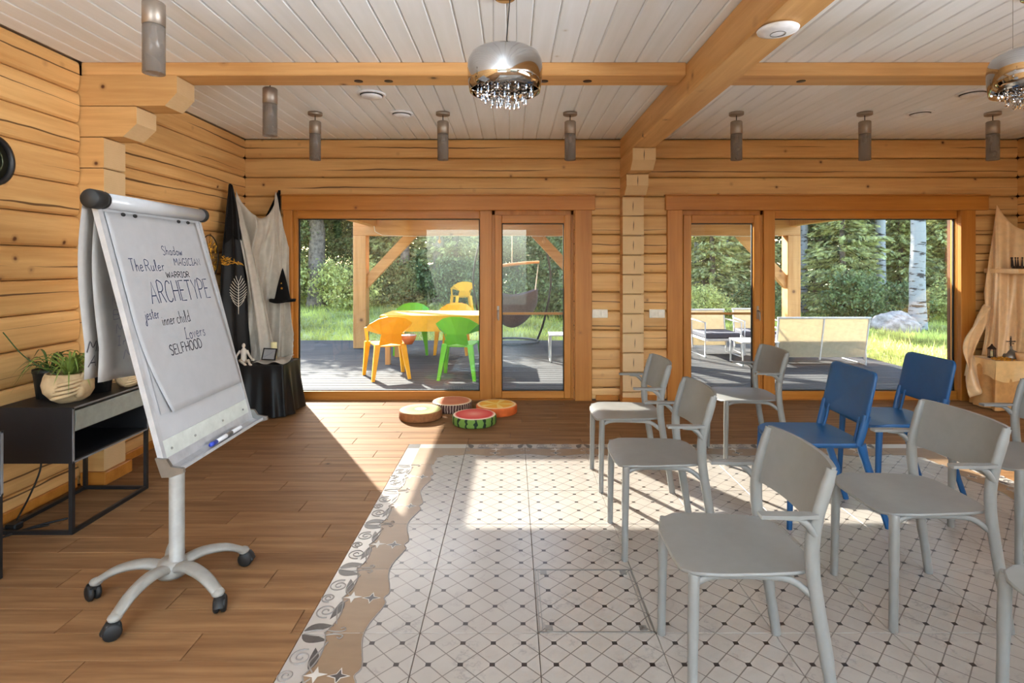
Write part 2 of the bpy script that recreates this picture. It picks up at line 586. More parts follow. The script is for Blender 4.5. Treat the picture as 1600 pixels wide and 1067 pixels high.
def tile_mat():
    t = NT('lozenge_marble_tile')
    tc = t.n('ShaderNodeTexCoord').outputs['Object']
    sx = t.n('ShaderNodeSeparateXYZ'); t.link(tc, sx.inputs[0])
    k = 4 / 0.4637
    u = t.math('MULTIPLY', sx.outputs[0], k)
    v = t.math('MULTIPLY', sx.outputs[1], k)
    cell = lambda a: t.math('ABSOLUTE', t.math('SUBTRACT', t.math('FRACT', a), 0.5))
    du, dv = cell(u), cell(v)
    dot = t.math('MULTIPLY', t.math('LESS_THAN', du, 0.085), t.math('LESS_THAN', dv, 0.085))
    near0 = lambda a: t.math('SUBTRACT', 0.5, cell(a))
    l1 = t.math('LESS_THAN', near0(t.math('ADD', u, v)), 0.026)
    l2 = t.math('LESS_THAN', near0(t.math('SUBTRACT', u, v)), 0.026)
    ln = t.math('MAXIMUM', l1, l2)
    c = t.coord((1, 1, 1))
    n1 = t.noise(c, 5, 5, 0.65)
    vein = t.math('ABSOLUTE', t.math('SUBTRACT', n1, 0.5))
    vm = t.ramp(vein, [(0.0, (1, 1, 1, 1)), (0.016, (0.2, 0.2, 0.2, 1)), (0.05, (0, 0, 0, 1))])
    msk = t.ramp(t.noise(c, 7, 2), [(0.48, (0, 0, 0, 1)), (0.62, (1, 1, 1, 1))])
    veinf = t.math('MULTIPLY', t.math('MULTIPLY', vm, msk), 0.42)
    col = t.mix(t.noise(c, 9, 3), lin(151, 142, 133), lin(166, 157, 148))
    col = t.mix(veinf, col, lin(108, 102, 100))
    col = t.mix(ln, col, lin(112, 103, 95))
    col = t.mix(dot, col, lin(44, 36, 34))
    t.link(col, t.b.inputs['Base Color'])
    t.b.inputs['Roughness'].default_value = 0.3
    t.bump(t.math('SUBTRACT', 1.0, ln), 0.25, 0.002)
    return t.mat


MT['tile'] = tile_mat()
MT['marble'] = pm('plain_marble', lin(168, 159, 150), 0.3, noise=0.03, nscale=8)
MT['tan_inlay'] = wood('tan_tile_band', lin(140, 112, 84), lin(124, 97, 70), None, rough=0.4, along=3, across=10, vary=0.08, bump=0)
MT['black_inlay'] = pm('black_leaf_inlay', lin(58, 50, 46), 0.4, noise=0.12, nscale=60)
MT['grey_inlay'] = pm('grey_scroll_inlay', lin(136, 128, 122), 0.4)
MT['white_inlay'] = pm('white_flower_inlay', lin(190, 183, 174), 0.4)


def radial(name, stops, spokes=0, spoke_col=None, spoke_range=(0.2, 0.45), rad=0.2):
    t = NT(name)
    sx = t.n('ShaderNodeSeparateXYZ'); t.link(t.n('ShaderNodeTexCoord').outputs['Object'], sx.inputs[0])
    x, y = sx.outputs[0], sx.outputs[1]
    r = t.math('DIVIDE', t.math('SQRT', t.math('ADD', t.math('MULTIPLY', x, x), t.math('MULTIPLY', y, y))), rad)
    wob = t.noise(t.coord((1, 1, 1)), 14, 3)
    r2 = t.math('ADD', r, t.math('MULTIPLY', t.math('SUBTRACT', wob, 0.5), 0.1))
    col = t.ramp(r2, stops)
    if spokes:
        a = t.math('ARCTAN2', y, x)
        s = t.math('COSINE', t.math('MULTIPLY', a, float(spokes)))
        inr = t.math('MULTIPLY', t.math('GREATER_THAN', r, spoke_range[0]), t.math('LESS_THAN', r, spoke_range[1]))
        col = t.mix(t.math('MULTIPLY', t.math('MULTIPLY', t.math('GREATER_THAN', s, 0.55), inr), 0.7), col, spoke_col)
    t.link(col, t.b.inputs['Base Color'])
    t.b.inputs['Roughness'].default_value = 0.8
    return t.mat


def striped(name, a_col, b_col, n, sharp=0.2, rough=0.8):
    t = NT(name)
    sx = t.n('ShaderNodeSeparateXYZ'); t.link(t.n('ShaderNodeTexCoord').outputs['Object'], sx.inputs[0])
    a = t.math('ARCTAN2', sx.outputs[1], sx.outputs[0])
    wob = t.noise(t.coord((1, 1, 1)), 22, 3)
    s = t.math('COSINE', t.math('ADD', t.math('MULTIPLY', a, float(n)), t.math('MULTIPLY', wob, 5.0)))
    col = t.mix(t.ramp(s, [(0.5 - sharp + sharp, (0, 0, 0, 1)), (0.5 + sharp, (1, 1, 1, 1))]), a_col, b_col)
    t.link(col, t.b.inputs['Base Color'])
    t.b.inputs['Roughness'].default_value = rough
    return t.mat


def birch_mat():
    t = NT('birch_bark')
    v = t.coord((3.5, 3.5, 16))
    n1 = t.noise(v, 1.0, 3)
    col = t.mix(t.ramp(n1, [(0.56, (0, 0, 0, 1)), (0.62, (1, 1, 1, 1))]), lin(150, 149, 148), lin(52, 48, 46))
    t.link(col, t.b.inputs['Base Color'])
    t.b.inputs['Roughness'].default_value = 0.8
    return t.mat


MT['birch'] = birch_mat()

# ------------------------------------------------------------------ room shell
XL, XR, YB, YF, ZC = -2.84, 5.38, 6.0, -3.6, 2.778
LH = 0.2037


def struct(o, label=None):
    o['kind'] = 'structure'
    if label: o['label'] = label
    return o


# floor: sub-floor slab, wood-look planks, patterned tiles
floor = MB().box(XL - 0.15, XR + 0.15, YF - 0.15, YB + 0.02, -0.09, -0.006).build('floor', MT['grout'])
struct(floor, 'wood-look plank floor with an inset field of white lozenge tiles')
TS, TX0, TY0, NTX, NTY = 0.4637, -0.825, 4.532, 9, 10
PW, PLEN, GAP = TS / 3, 0.93, 0.0015
rows = 0
y_hi = YB
j = 0
y_edges = [TY0 + PW * k for k in range(9, 0, -1)] + [TY0 - PW * k for k in range(0, 30)]
prev = YB
for y in y_edges:
    if prev - y < 0.02: continue
    spans = [(XL, XR)] if y >= TY0 - 1e-6 else [(XL, TX0), (TX0 + TS * NTX, XR)]
    off = ((j * 0.37) % 1.0) * PLEN
    for a, b in spans:
        x = a - off if a == XL else a - ((j * 0.53) % 1.0) * PLEN
        while x < b:
            x0, x1 = max(x, a), min(x + PLEN, b)
            if x1 - x0 > 0.03:
                MB().box(0, x1 - x0 - GAP * 2, 0, prev - y - GAP * 2, -0.008, 0, 0.0012).build('plank', MT['plank'], floor, (x0 + GAP, y + GAP, 0))
            x += PLEN
    prev = y
    j += 1
MB().box(XL, XR, YF, prev - GAP, -0.008, 0).build('plank', MT['plank'], floor)

tile_me = MB().box(GAP, TS - GAP, GAP, TS - GAP, -0.008, 0, 0.0012).mesh('tile', MT['tile'])
plain_me = MB().box(GAP, TS - GAP, GAP, TS - GAP, -0.008, 0, 0.0012).mesh('tile', MT['tile'])


def flat(poly, z, h=0.0006):
    return MB().prism(poly, z, z + h)


def inner_wave(s):      # width of border from the outer edge to the lozenge field, s in 0..1 along the tile
    return 0.245 + 0.045 * math.sin(PI * s) ** 2 - 0.02 * math.exp(-((s - 0.5) / 0.05) ** 2)


def outer_wave(s):
    return 0.088 + 0.028 * abs(math.sin(2 * PI * s)) ** 0.8


def leaf_poly(x, y, L, W, ang, n=8):
    pts = []
    for k in range(n + 1):
        s = k / n
        pts.append((s * L, W * math.sin(PI * s ** 0.8)))
    for k in range(n - 1, 0, -1):
        s = k / n
        pts.append((s * L, -W * 0.35 * math.sin(PI * s ** 0.8)))
    c, sn = math.cos(ang), math.sin(ang)
    return [(x + p * c - q * sn, y + p * sn + q * c) for p, q in pts]


def star_poly(x, y, R, ang=0, n=4, inner=0.3):
    return [(x + (R if k % 2 == 0 else R * inner) * math.cos(ang + PI * k / n), y + (R if k % 2 == 0 else R * inner) * math.sin(ang + PI * k / n)) for k in range(2 * n)]


# border inlay for one tile; outer edge along local x = 0, running in local y
N = 40
tan = MB()
lo = [(outer_wave(k / N), TS * k / N) for k in range(N + 1)]
hi = [(inner_wave(k / N), TS * k / N) for k in range(N + 1)]
for k in range(N):
    y0, y1 = max(lo[k][1], GAP), min(lo[k + 1][1], TS - GAP)
    tan.add([(lo[k][0], y0, 0.0006), (hi[k][0], y0, 0.0006), (hi[k + 1][0], y1, 0.0006), (lo[k + 1][0], y1, 0.0006)], [(0, 1, 2, 3)])
tan_me = tan.mesh('border_band', MT['tan_inlay'])
pl = MB()
for k in range(N):
    y0, y1 = max(lo[k][1], GAP), min(lo[k + 1][1], TS - GAP)
    pl.add([(GAP, y0, 0.0003), (lo[k][0] + .002, y0, 0.0003), (lo[k + 1][0] + .002, y1, 0.0003), (GAP, y1, 0.0003)], [(0, 1, 2, 3)])
plain_strip_me = pl.mesh('marble_edge', MT['marble'])
rim = MB()
for pts, z in ((lo, 0.0012), (hi, 0.0012)):
    rim.tube([(p[0], p[1], z) for p in pts], 0.0028, 5)
rim_me = rim.mesh('scroll_line', MT['grey_inlay'])
leaves = []
for (x, y, L, W, a) in ((0.004, 0.010, 0.115, 0.034, 0.30), (0.004, TS - 0.010, 0.115, -0.034, -0.30), (0.098, TS * 0.46, 0.13, 0.026, -PI / 2 - 0.12), (0.098, TS * 0.56, 0.12, -0.026, PI / 2 + 0.12)):
    leaves.append(flat(leaf_poly(x, y, L, W, a), 0.0008).mesh('leaf_inlay', MT['black_inlay']))
star_me = flat(star_poly(0.132, TS * 0.51, 0.042, 0.1, 4, 0.32), 0.0012).mesh('flower_inlay', MT['white_inlay'])
fleur_w = flat(star_poly(0.215, TS * 0.5, 0.042, PI, 4, 0.36), 0.0009).mesh('flower_inlay', MT['white_inlay'])
fleur_me = flat(star_poly(0.215, TS * 0.5, 0.032, PI, 4, 0.36), 0.0013).mesh('flower_inlay', MT['black_inlay'])
leaves.append(fleur_w)
sp = MB()
for (cx, cy, sgn, R0) in ((0.052, TS * 0.30, 1, 0.04), (0.048, TS * 0.70, -1, 0.04), (0.03, TS * 0.5, 1, 0.026)):
    pts = []
    for k in range(30):
        th = k / 29 * 3.6 * PI
        r = 0.006 + R0 * k / 29
        pts.append((cx + r * math.cos(th), cy + sgn * r * math.sin(th), 0.0012))
    sp.tube(pts, 0.0032, 5)
for sg, y0 in ((1, 0.004), (-1, TS - 0.004)):
    sp.tube(curve_pts([(0.01, y0 + sg * .002, 0.0012), (0.07, y0 + sg * .014, 0.0012), (0.13, y0 + sg * .004, 0.0012), (0.165, y0 + sg * .012, 0.0012), (0.158, y0 + sg * .03, 0.0012), (0.145, y0 + sg * .022, 0.0012)], 4), 0.0026, 5)
    sp.tube(curve_pts([(0.12, y0 + sg * .05, 0.0012), (0.10, y0 + sg * .12, 0.0012), (0.09, y0 + sg * .17, 0.0012), (0.12, y0 + sg * .215, 0.0012)], 4), 0.0026, 5)
spiral_me = sp.mesh('scroll_line', MT['grey_inlay'])


def border(tile, M):
    for me in [plain_strip_me, tan_me, rim_me, spiral_me, star_me, fleur_me] + leaves:
        o = bpy.data.objects.new(me.name.split('.')[0], me)
        COL.objects.link(o)
        o.parent = tile
        o.matrix_local = M


M_left = Matrix.Identity(4)
M_right = Matrix.Translation((TS, TS, 0)) @ Matrix.Rotation(PI, 4, 'Z')
M_top = Matrix.Translation((0, TS, 0)) @ Matrix.Rotation(-PI / 2, 4, 'Z')
for r in range(NTY):
    for c in range(NTX):
        o = bpy.data.objects.new('tile', tile_me)
        COL.objects.link(o)
        o.parent = floor
        o.location = (TX0 + c * TS, TY0 - (r + 1) * TS, 0)
        if r > 0 and r < 7:
            if c == 0: border(o, M_left)
            if c == NTX - 1: border(o, M_right)
        if r == 0 and 0 < c < NTX - 1: border(o, M_top)
        if r == 0 and c in (0, NTX - 1):
            # corner: mitred band built from both directions, with a dark corner square
            k = 1 if c == 0 else -1
            pts_o, pts_i = [], []
            cx = 0 if c == 0 else TS
            X = lambda d: cx + k * d
            m = MB()
            m.add([(X(0.002), GAP, 0.0003), (X(0.105), GAP, 0.0003), (X(0.105), TS - 0.105, 0.0003), (X(TS - .002), TS - 0.105, 0.0003), (X(TS - .002), TS - GAP, 0.0003), (X(0.002), TS - GAP, 0.0003)], [(0, 1, 2, 5), (2, 3, 4, 5)])
            m.build('marble_edge', MT['marble'], o)
            n = 16
            band = MB()
            outer = [(X(0.1), GAP)] + [(X(0.1), TS - 0.1)] + [(X(TS - GAP), TS - 0.1)]
            arc = [(X(0.26), GAP), (X(0.26), 0.06)]
            for q in range(n + 1):
                a = PI - q / n * PI / 2
                rr = 0.075 + 0.012 * math.sin(q / n * PI * 3)
                arc.append((X(0.345 + rr * math.cos(a)), 0.12 + rr * math.sin(a)))
            arc += [(X(TS - GAP), TS - 0.26)]
            band.prism(outer + arc[::-1], 0.0006, 0.0011)
            band.build('border_band', MT['tan_inlay'], o)
            a0, a1 = sorted((X(0.004), X(0.095)))
            MB().box(a0, a1, TS - 0.095, TS - 0.004, 0.0005, 0.001).build('leaf_inlay', MT['black_inlay'], o)
# steel-edged floor hatch around one tile
hx, hy = TX0 + 2 * TS, TY0 - 5 * TS
h = MB()
for a, b, c, d in ((0.005, 0.009, 0, TS), (0.018, 0.021, 0, TS), (TS - 0.009, TS - 0.005, 0, TS), (TS - 0.021, TS - 0.018, 0, TS)):
    h.box(hx + a, hx + b, hy + c, hy + d, 0, 0.0022)
h.box(hx, hx + TS, hy + 0.004, hy + 0.008, 0, 0.0022)
h.box(hx, hx + TS, hy + TS - 0.01, hy + TS - 0.004, 0, 0.0022)
h.build('hatch_frame', MT['steel'], floor)
for a in (0.03, TS - 0.06):
    for b in (0.016, TS - 0.046):
        MB().box(hx + a, hx + a + 0.03, hy + b, hy + b + 0.03, 0, 0.0024).build('hatch_corner', MT['steel'], floor)

# ceiling boards
ceiling = MB().box(XL - 0.1, XR + 0.1, YF - 0.1, YB + 0.15, ZC + 0.012, ZC + 0.1).build('ceiling', MT['ceiling_core'])
struct(ceiling, 'whitewashed tongue-and-groove board ceiling')
BW = 0.1407
nb = int((XR - XL) / BW) + 1
for i in range(nb):
    x0 = XL + i * BW
    w = min(BW, XR - x0) - 0.004
    if w < 0.02: continue
    m = MB().prism([(0, 0.014), (0.0, 0.007), (0.007, 0), (w - 0.007, 0), (w, 0.007), (w, 0.014)], 0, YB - YF, 'y')
    m.build('board', MT['ceiling'], ceiling, (x0 + 0.002, YF, ZC))


# log walls
def log_mesh(L, hgt, depth=0.1, b0=True, b1=True):
    p = [(depth, 0)]
    p += [(0.03, 0.002), (0.02, 0.004), (0.006, 0.016), (0.0, 0.04)] if b0 else [(0.0, 0.0)]
    p += [(-0.004, hgt * 0.5)]
    p += [(0.0, hgt - 0.03), (0.006, hgt - 0.012), (0.02, hgt - 0.003), (0.03, hgt - .002)] if b1 else [(0, hgt)]
    p += [(depth, hgt)]
    m = MB()
    n = len(p)
    v = [(0, y, z) for y, z in p] + [(L, y, z) for y, z in p]
    f = [(i, n + i, n + (i + 1) % n, (i + 1) % n) for i in range(n)] + [tuple(range(n)), tuple(range(n, 2 * n))[::-1]]
    m.add(v, f)
    return m


wall_back = empty('wall_back', (0, YB, 0), label='honey pine log wall around the two glazed openings', kind='structure')
OPEN = ((-2.37, 0.66), (1.80, 4.80))
k = 0
z1 = ZC
while z1 > 0.005:
    z0 = max(0.0, z1 - LH)
    if z0 > 2.1:
        segs = [(XL, 1.26), (1.26, XR)]
    else:
        segs = [(XL, OPEN[0][0]), (OPEN[0][1], OPEN[1][0]), (OPEN[1][1], XR)]
    for a, b in segs:
        log_mesh(b - a, z1 - z0).build('log', MT['log'], wall_back, (a, 0, z0))
    z1 = z0
    k += 1
for a, b in OPEN:
    MB().box(a, b, 0.0, 0.1, 2.02, 2.17).build('lintel', MT['casing'], wall_back)
# solid core behind the logs
core = MB()
for a, b, z0, z1 in ((XL - .2, OPEN[0][0], 0, ZC), (OPEN[0][1], OPEN[1][0], 0, ZC), (OPEN[1][1], XR + .2, 0, ZC), (OPEN[0][0], OPEN[0][1], 2.02, ZC), (OPEN[1][0], OPEN[1][1], 2.02, ZC)):
    core.box(a, b, 0.09, 0.22, z0, z1 + 0.1)
core.build('wall_core', MT['chink'], wall_back)

wall_left = empty('wall_left', (XL, 0, 0), label='honey pine log wall behind the black cabinets', kind='structure')
for ya, yb, zt in ((YF, 3.70, ZC), (3.89, YB, ZC)):
    z1 = zt
    while z1 > 0.005:
        z0 = max(0.0, z1 - LH)
        log_mesh(yb - ya, z1 - z0).build('log', MT['log'], wall_left, (0, ya, z0), (0, 0, PI / 2))
        z1 = z0
MB().box(-0.25, -0.08, YF - .2, YB + 0.2, -0.1, ZC + 0.1).build('wall_core', MT['chink'], wall_left)

wall_right = empty('wall_right', (XR, 0, 0), label='honey pine log wall at the right end', kind='structure')
z1 = ZC
while z1 > 0.005:
    z0 = max(0.0, z1 - LH)
    log_mesh(YB - YF, z1 - z0).build('log', MT['log'], wall_right, (0, YB, z0), (0, 0, -PI / 2))
    z1 = z0
MB().box(0.08, 0.25, YF - .2, YB + 0.2, -0.1, ZC + 0.1).build('wall_core', MT['chink'], wall_right)

wall_front = empty('wall_front', (0, YF, 0), label='pale plaster wall with tall windows behind the viewer', kind='structure')
wf = MB()
for a, b, z0, z1 in ((XL - .2, -2.4, 0, ZC), (0.4, 2.0, 0, ZC), (4.8, XR + .2, 0, ZC), (-2.4, 0.4, 0, 0.3), (2.0, 4.8, 0, 0.3), (-2.4, 0.4, 2.4, ZC), (2.0, 4.8, 2.4, ZC)):
    wf.box(a, b, -0.15, 0, z0, z1)
wf.build('wall_core', MT['plaster'], wall_front)

# log stub wall with stepped corbels on the left
stub = empty('trim_1', (XL, 3.71, 0), label='stepped log corbel under the cross beam on the left wall', kind='structure')
zt = 2.691
ends = [(-2.205, -2.285), (-2.47, -2.56)]
i = 0
while zt > 0.01:
    zb = max(0, zt - LH)
    if i < 2:
        xe, xc = ends[i]
        ch = 0.088
        poly = [(-0.1, zb + .003), (xc - XL, zb + .003), (xe - XL, zb + ch), (xe - XL, zt - .008), (xe - XL - .006, zt - .003), (-0.1, zt - .003)]
        mis = [0, 1, 1, 1, 0, 0]
    else:
        xe = -2.685
        poly = [(-0.1, zb + .003), (xe - XL - .008, zb + .003), (xe - XL, zb + .011), (xe - XL, zt - .011), (xe - XL - .008, zt - .003), (-0.1, zt - .003)]
        mis = [0, 1, 1, 1, 0, 0]
    m = MB()
    dy = 0.012 if i > 1 else 0.0
    m.prism(poly, 0.0, 0.205, 'y', mi=mis, cap_mi=0)
    m.build('log', [MT['log'], MT['end']], stub)
    zt = zb
    i += 1
MB().box(0.02, 0.185, -0.03, 0.235, 0, 0.085, 0.004).build('plinth', MT['casing'], stub)
MB().box(-.05, 0.13, 0.02, 0.185, 0, 2.69).build('core', MT['chink'], stub)

# log stub between the openings on the back wall
stub2 = empty('trim_2', (1.15, YB, 0), label='stack of squared log ends under the main beam between the openings', kind='structure')
zt = 2.558
i = 0
while zt > 0.01:
    zb = max(0, zt - LH)
    yf = [-0.63, -0.34][i] if i < 2 else -0.14
    if i < 2:
        poly = [(0.05, zb + .002), (yf + 0.1, zb + .002), (yf, zb + 0.085), (yf, zt - .008), (yf + .008, zt - .001), (0.05, zt - .001)]
    else:
        jit = RNG.uniform(-0.006, 0.006)
        poly = [(0.05, zb + .003), (yf + jit + .01, zb + .003), (yf + jit, zb + .012), (yf + jit, zt - .012), (yf + jit + .01, zt - .003), (0.05, zt - .003)]
    m = MB()
    m.prism(poly, 0.0, 0.22, 'x', mi=[0, 1, 1, 1, 0, 0], cap_mi=0)
    m.build('log', [MT['beam_y'], MT['end']], stub2)
    # drying check in the end grain
    if zt - zb > 0.12:
        c = MB()
        yy = yf - 0.001 if i < 2 else yf + jit - 0.001
        zc = (zt + zb) / 2 + (0.03 if i < 2 else 0)
        hx_ = 0.11 + RNG.uniform(-.02, .02)
        c.prism([(hx_ - .004, zc), (hx_ - .001, zc - .055), (hx_ + .003, zc - .02), (hx_ + .005, zc + .02), (hx_ + .001, zc + .055)], yy, yy + .002, 'y')
        c.build('drying_crack', MT['grout'], stub2)
    zt = zb
    i += 1
MB().box(-0.012, 0.232, -0.17, 0.0, 0, 0.06, 0.004).build('plinth', MT['casing'], stub2)
MB().box(0.02, 0.2, -0.11, 0.05, 0, 2.55).build('core', MT['chink'], stub2)

# main beam and cross beams
main_beam = MB().box(0, 0.22, 0, YB - YF, 0, 0.22, 0.012).build('trim_3', MT['beam_y'], None, (1.15, YF, 2.558))
struct(main_beam, 'thick pine ceiling beam running towards the back wall')
for n_, (a, b, lab) in enumerate(((XL, 1.15, 'pine cross beam above the flip chart'), (1.37, XR, 'pine cross beam above the rows of chairs'))):
    cb = MB().box(0, b - a, 0, 0.215, 0, 0.087, 0.006).build('trim_%d' % (4 + n_), MT['beam'], None, (a, 3.714, 2.691))
    struct(cb, lab)
    for px in ((560, 607, 850, 918) if n_ == 0 else (1252,)):
        x = (px - 800) * 3.83 / 881
        MB().lathe([(0.0, 0), (0.03, 0), (0.03, -0.002), (0.026, -0.003), (0, -0.003)], 14).build('knot_plug', MT['dark_bronze'], cb, (x - a, 0.12, 0.0))

# baseboards
for n_, (a, b) in enumerate(((XL, -2.46), (0.89, 1.13), (1.39, 1.62), (5.02, XR))):
    o = MB().box(0, b - a, -0.022, 0.0, 0, 0.055, 0.004).build('baseboard_back', MT['casing'], None, (a, YB, 0))
    struct(o)
struct(MB().box(0, 0.022, 0, YB - 3.95, 0, 0.06, 0.004).build('baseboard_left', MT['casing'], None, (XL, 3.95, 0)))
struct(MB().box(0, 0.022, 0, 3.66 - YF, 0, 0.06, 0.004).build('baseboard_left', MT['casing'], None, (XL, YF, 0)))

# casings round the two glazed openings
for n_, (hx0, hx1, l0, l1, r0, r1, lab) in enumerate(((-2.435, 0.88, -2.42, -2.33, 0.665, 0.846, 'pine casing round the glazed opening behind the fruit cushions'),
                                                     (1.624, 5.04, 1.644, 1.806, 4.75, 4.905, 'pine casing round the glazed opening behind the blue chairs'))):
    cs = empty('trim_%d' % (6 + n_), ((hx0 + hx1) / 2, YB, 0), label=lab, kind='structure')
    cx = (hx0 + hx1) / 2
    MB().box(hx0 - cx, hx1 - cx, -0.045, 0.0, 2.018, 2.168, 0.004).build('header', MT['casing'], cs)
    MB().box(hx0 - cx - .01, hx1 - cx + .01, -0.055, 0.0, 2.168, 2.182, 0.003).build('cap_strip', MT['casing'], cs)
    MB().box(l0 - cx, l1 - cx, -0.04, 0.02, 0, 2.018, 0.004).build('upright', MT['casing_z'], cs)
    MB().box(r0 - cx, r1 - cx, -0.04, 0.02, 0, 2.018, 0.004).build('upright', MT['casing_z'], cs)

YG = 6.07


def fixed_window(n, x0, x1, gx0, gx1, gz0, gz1, lab):
    w = empty('window_%d' % n, ((x0 + x1) / 2, YG, 0), label=lab, kind='structure')
    c = (x0 + x1) / 2
    zt = 2.03
    MB().box(x0 - c, gx0 - c, -0.045, 0.045, 0, zt, 0.004).build('frame_post', MT['frame_z'], w)
    MB().box(gx1 - c, x1 - c, -0.045, 0.045, 0, zt, 0.004).build('frame_post', MT['frame_z'], w)
    MB().box(gx0 - c, gx1 - c, -0.045, 0.045, 0, gz0, 0.004).build('frame_rail', MT['frame'], w)
    MB().box(gx0 - c, gx1 - c, -0.045, 0.045, gz1, zt, 0.004).build('frame_rail', MT['frame'], w)
    g = MB()
    for a, b, p, q in ((gx0, gx0 + .012, gz0, gz1), (gx1 - .012, gx1, gz0, gz1), (gx0, gx1, gz0, gz0 + .01), (gx0, gx1, gz1 - .01, gz1)):
        g.box(a - c, b - c, -0.008, 0.012, p, q)
    g.build('gasket', MT['black_rubber'], w)
    MB().box(gx0 - c, gx1 - c, -0.003, 0.003, gz0, gz1).build('pane', MT['pane'], w)
    return w


def glass_door(n, x0, x1, gx0, gx1, gz0, gz1, hside, lab):
    w = empty('door_%d' % n, ((x0 + x1) / 2, YG, 0), label=lab, kind='structure')
    c = (x0 + x1) / 2
    z0, zt = 0.012, 1.972
    fr = MB()
    fr.box(x0 - .03 - c, x1 + .03 - c, -0.02, 0.05, zt + .002, 2.03)
    fr.box(x0 - .03 - c, x0 - .001 - c, -0.02, 0.05, 0, 2.03)
    fr.box(x1 + .001 - c, x1 + .03 - c, -0.02, 0.05, 0, 2.03)
    fr.box(x0 - c, x1 - c, -0.02, 0.05, 0, 0.01)
    fr.build('door_frame', MT['frame_z'], w)
    MB().box(x0 - c, gx0 - c, -0.05, 0.03, z0, zt, 0.006).build('stile', MT['frame_z'], w)
    MB().box(gx1 - c, x1 - c, -0.05, 0.03, z0, zt, 0.006).build('stile', MT['frame_z'], w)
    MB().box(gx0 - c, gx1 - c, -0.05, 0.03, z0, gz0, 0.006).build('rail', MT['frame'], w)
    MB().box(gx0 - c, gx1 - c, -0.05, 0.03, gz1, zt, 0.006).build('rail', MT['frame'], w)
    g = MB()
    for a, b, p, q in ((gx0, gx0 + .01, gz0, gz1), (gx1 - .01, gx1, gz0, gz1), (gx0, gx1, gz0, gz0 + .01), (gx0, gx1, gz1 - .01, gz1)):
        g.box(a - c, b - c, -0.01, 0.012, p, q)
    g.build('gasket', MT['black_rubber'], w)
    MB().box(gx0 - c, gx1 - c, -0.003, 0.003, gz0, gz1).build('pane', MT['pane'], w)
    MB().box(gx0 - c, gx1 - c, 0.005, 0.025, 0.9, 0.925).build('glazing_bar', MT['frame'], w)
    hx_ = (x0 + gx0) / 2 - c if hside < 0 else (x1 + gx1) / 2 - c
    hd = MB().box(hx_ - .012, hx_ + .012, -0.056, -0.05, 0.86, 1.0, 0.003).build('handle', MT['nickel'], w)
    MB().tube([(hx_, -0.056, .95), (hx_, -0.09, .95), (hx_ + .003, -0.095, .93), (hx_ + .006, -0.095, .85)], [.008, .008, .009, .008], 8).build('lever', MT['nickel'], hd)
    return w


fixed_window(1, -2.37, -0.215, -2.294, -0.344, 0.086, 1.932, 'wide fixed window looking onto the yellow terrace table')
glass_door(1, -0.185, 0.63, -0.11, 0.558, 0.086, 1.884, -1, 'glazed terrace door behind the orange cushion')
glass_door(2, 1.83, 2.66, 1.916, 2.584, 0.086, 1.884, 1, 'glazed terrace door beside the log end stack')
fixed_window(2, 2.69, 4.80, 2.811, 4.754, 0.086, 1.932, 'wide fixed window looking onto the garden sofa')
struct(MB().box(-2.37, 0.66, 0, 0.2, -0.02, 0.004).build('trim_8', MT['frame'], None, (0, YB, 0)), 'timber sill under the glazing behind the cushions')
struct(MB().box(1.80, 4.80, 0, 0.2, -0.02, 0.004).build('trim_9', MT['frame'], None, (0, YB, 0)), 'timber sill under the glazing behind the blue chairs')

# ------------------------------------------------------------------ terrace and garden
DZ = -0.05
deck = MB().box(-8, 5.68, 6.22, 11.1, DZ - 0.12, DZ - 0.03).build('terrace_deck', MT['grout'])
struct(deck, 'grey board terrace deck outside the windows')
y = 6.23
k = 0
while y < 11.05:
    MB().box(0, 13.7, 0, 0.136, -0.028, 0, 0.004).build('deck_board', MT['deck'], deck, (-8, y, DZ))
    y += 0.142
    k += 1


def ground_z(x, y):
    u, v = (x + 30) / 70, (y - 5) / 40
    bank = 0.10 * min(4, max(0, y - 11.2)) * min(1, max(0, (2 - x) / 3))
    return -0.16 + 0.45 * max(0, v - 0.2) + 0.04 * math.sin(u * 40) * math.cos(v * 31) + bank


lawn = MB().grid(lambda u, v: (-30 + 70 * u, 5 + 40 * v, ground_z(-30 + 70 * u, 5 + 40 * v)), 140, 80).build('lawn', MT['lawn'])
struct(lawn, 'sloping lawn between the terrace and the trees')


# pergola
perg = empty('pergola', (1.1, 10.1, DZ), label='pine timber terrace roof frame with diagonal braces', cat='pergola')
ox, oy, oz = 1.1, 10.1, DZ
for x in (-2.70, 1.32, 5.0):
    MB().box(x - .115 - ox, x + .115 - ox, -.115, .115, 0, 2.0, .008).build('post', MT['larch_post'], perg)
MB().box(-2.82 - ox, 5.12 - ox, -.1, .1, 2.0, 2.33, .008).build('beam', MT['larch_beam'], perg)


def brace(x0, z0, x1, z1):
    w = 0.085
    d = Vector((x1 - x0, z1 - z0)).normalized()
    n = Vector((-d.y, d.x)) * w
    a, b = Vector((x0 - ox, z0 - oz)), Vector((x1 - ox, z1 - oz))
    MB().prism([tuple(a + n), tuple(a - n), tuple(b - n), tuple(b + n)], -.06, .06, 'y').build('brace', MT['larch_beam'], perg)


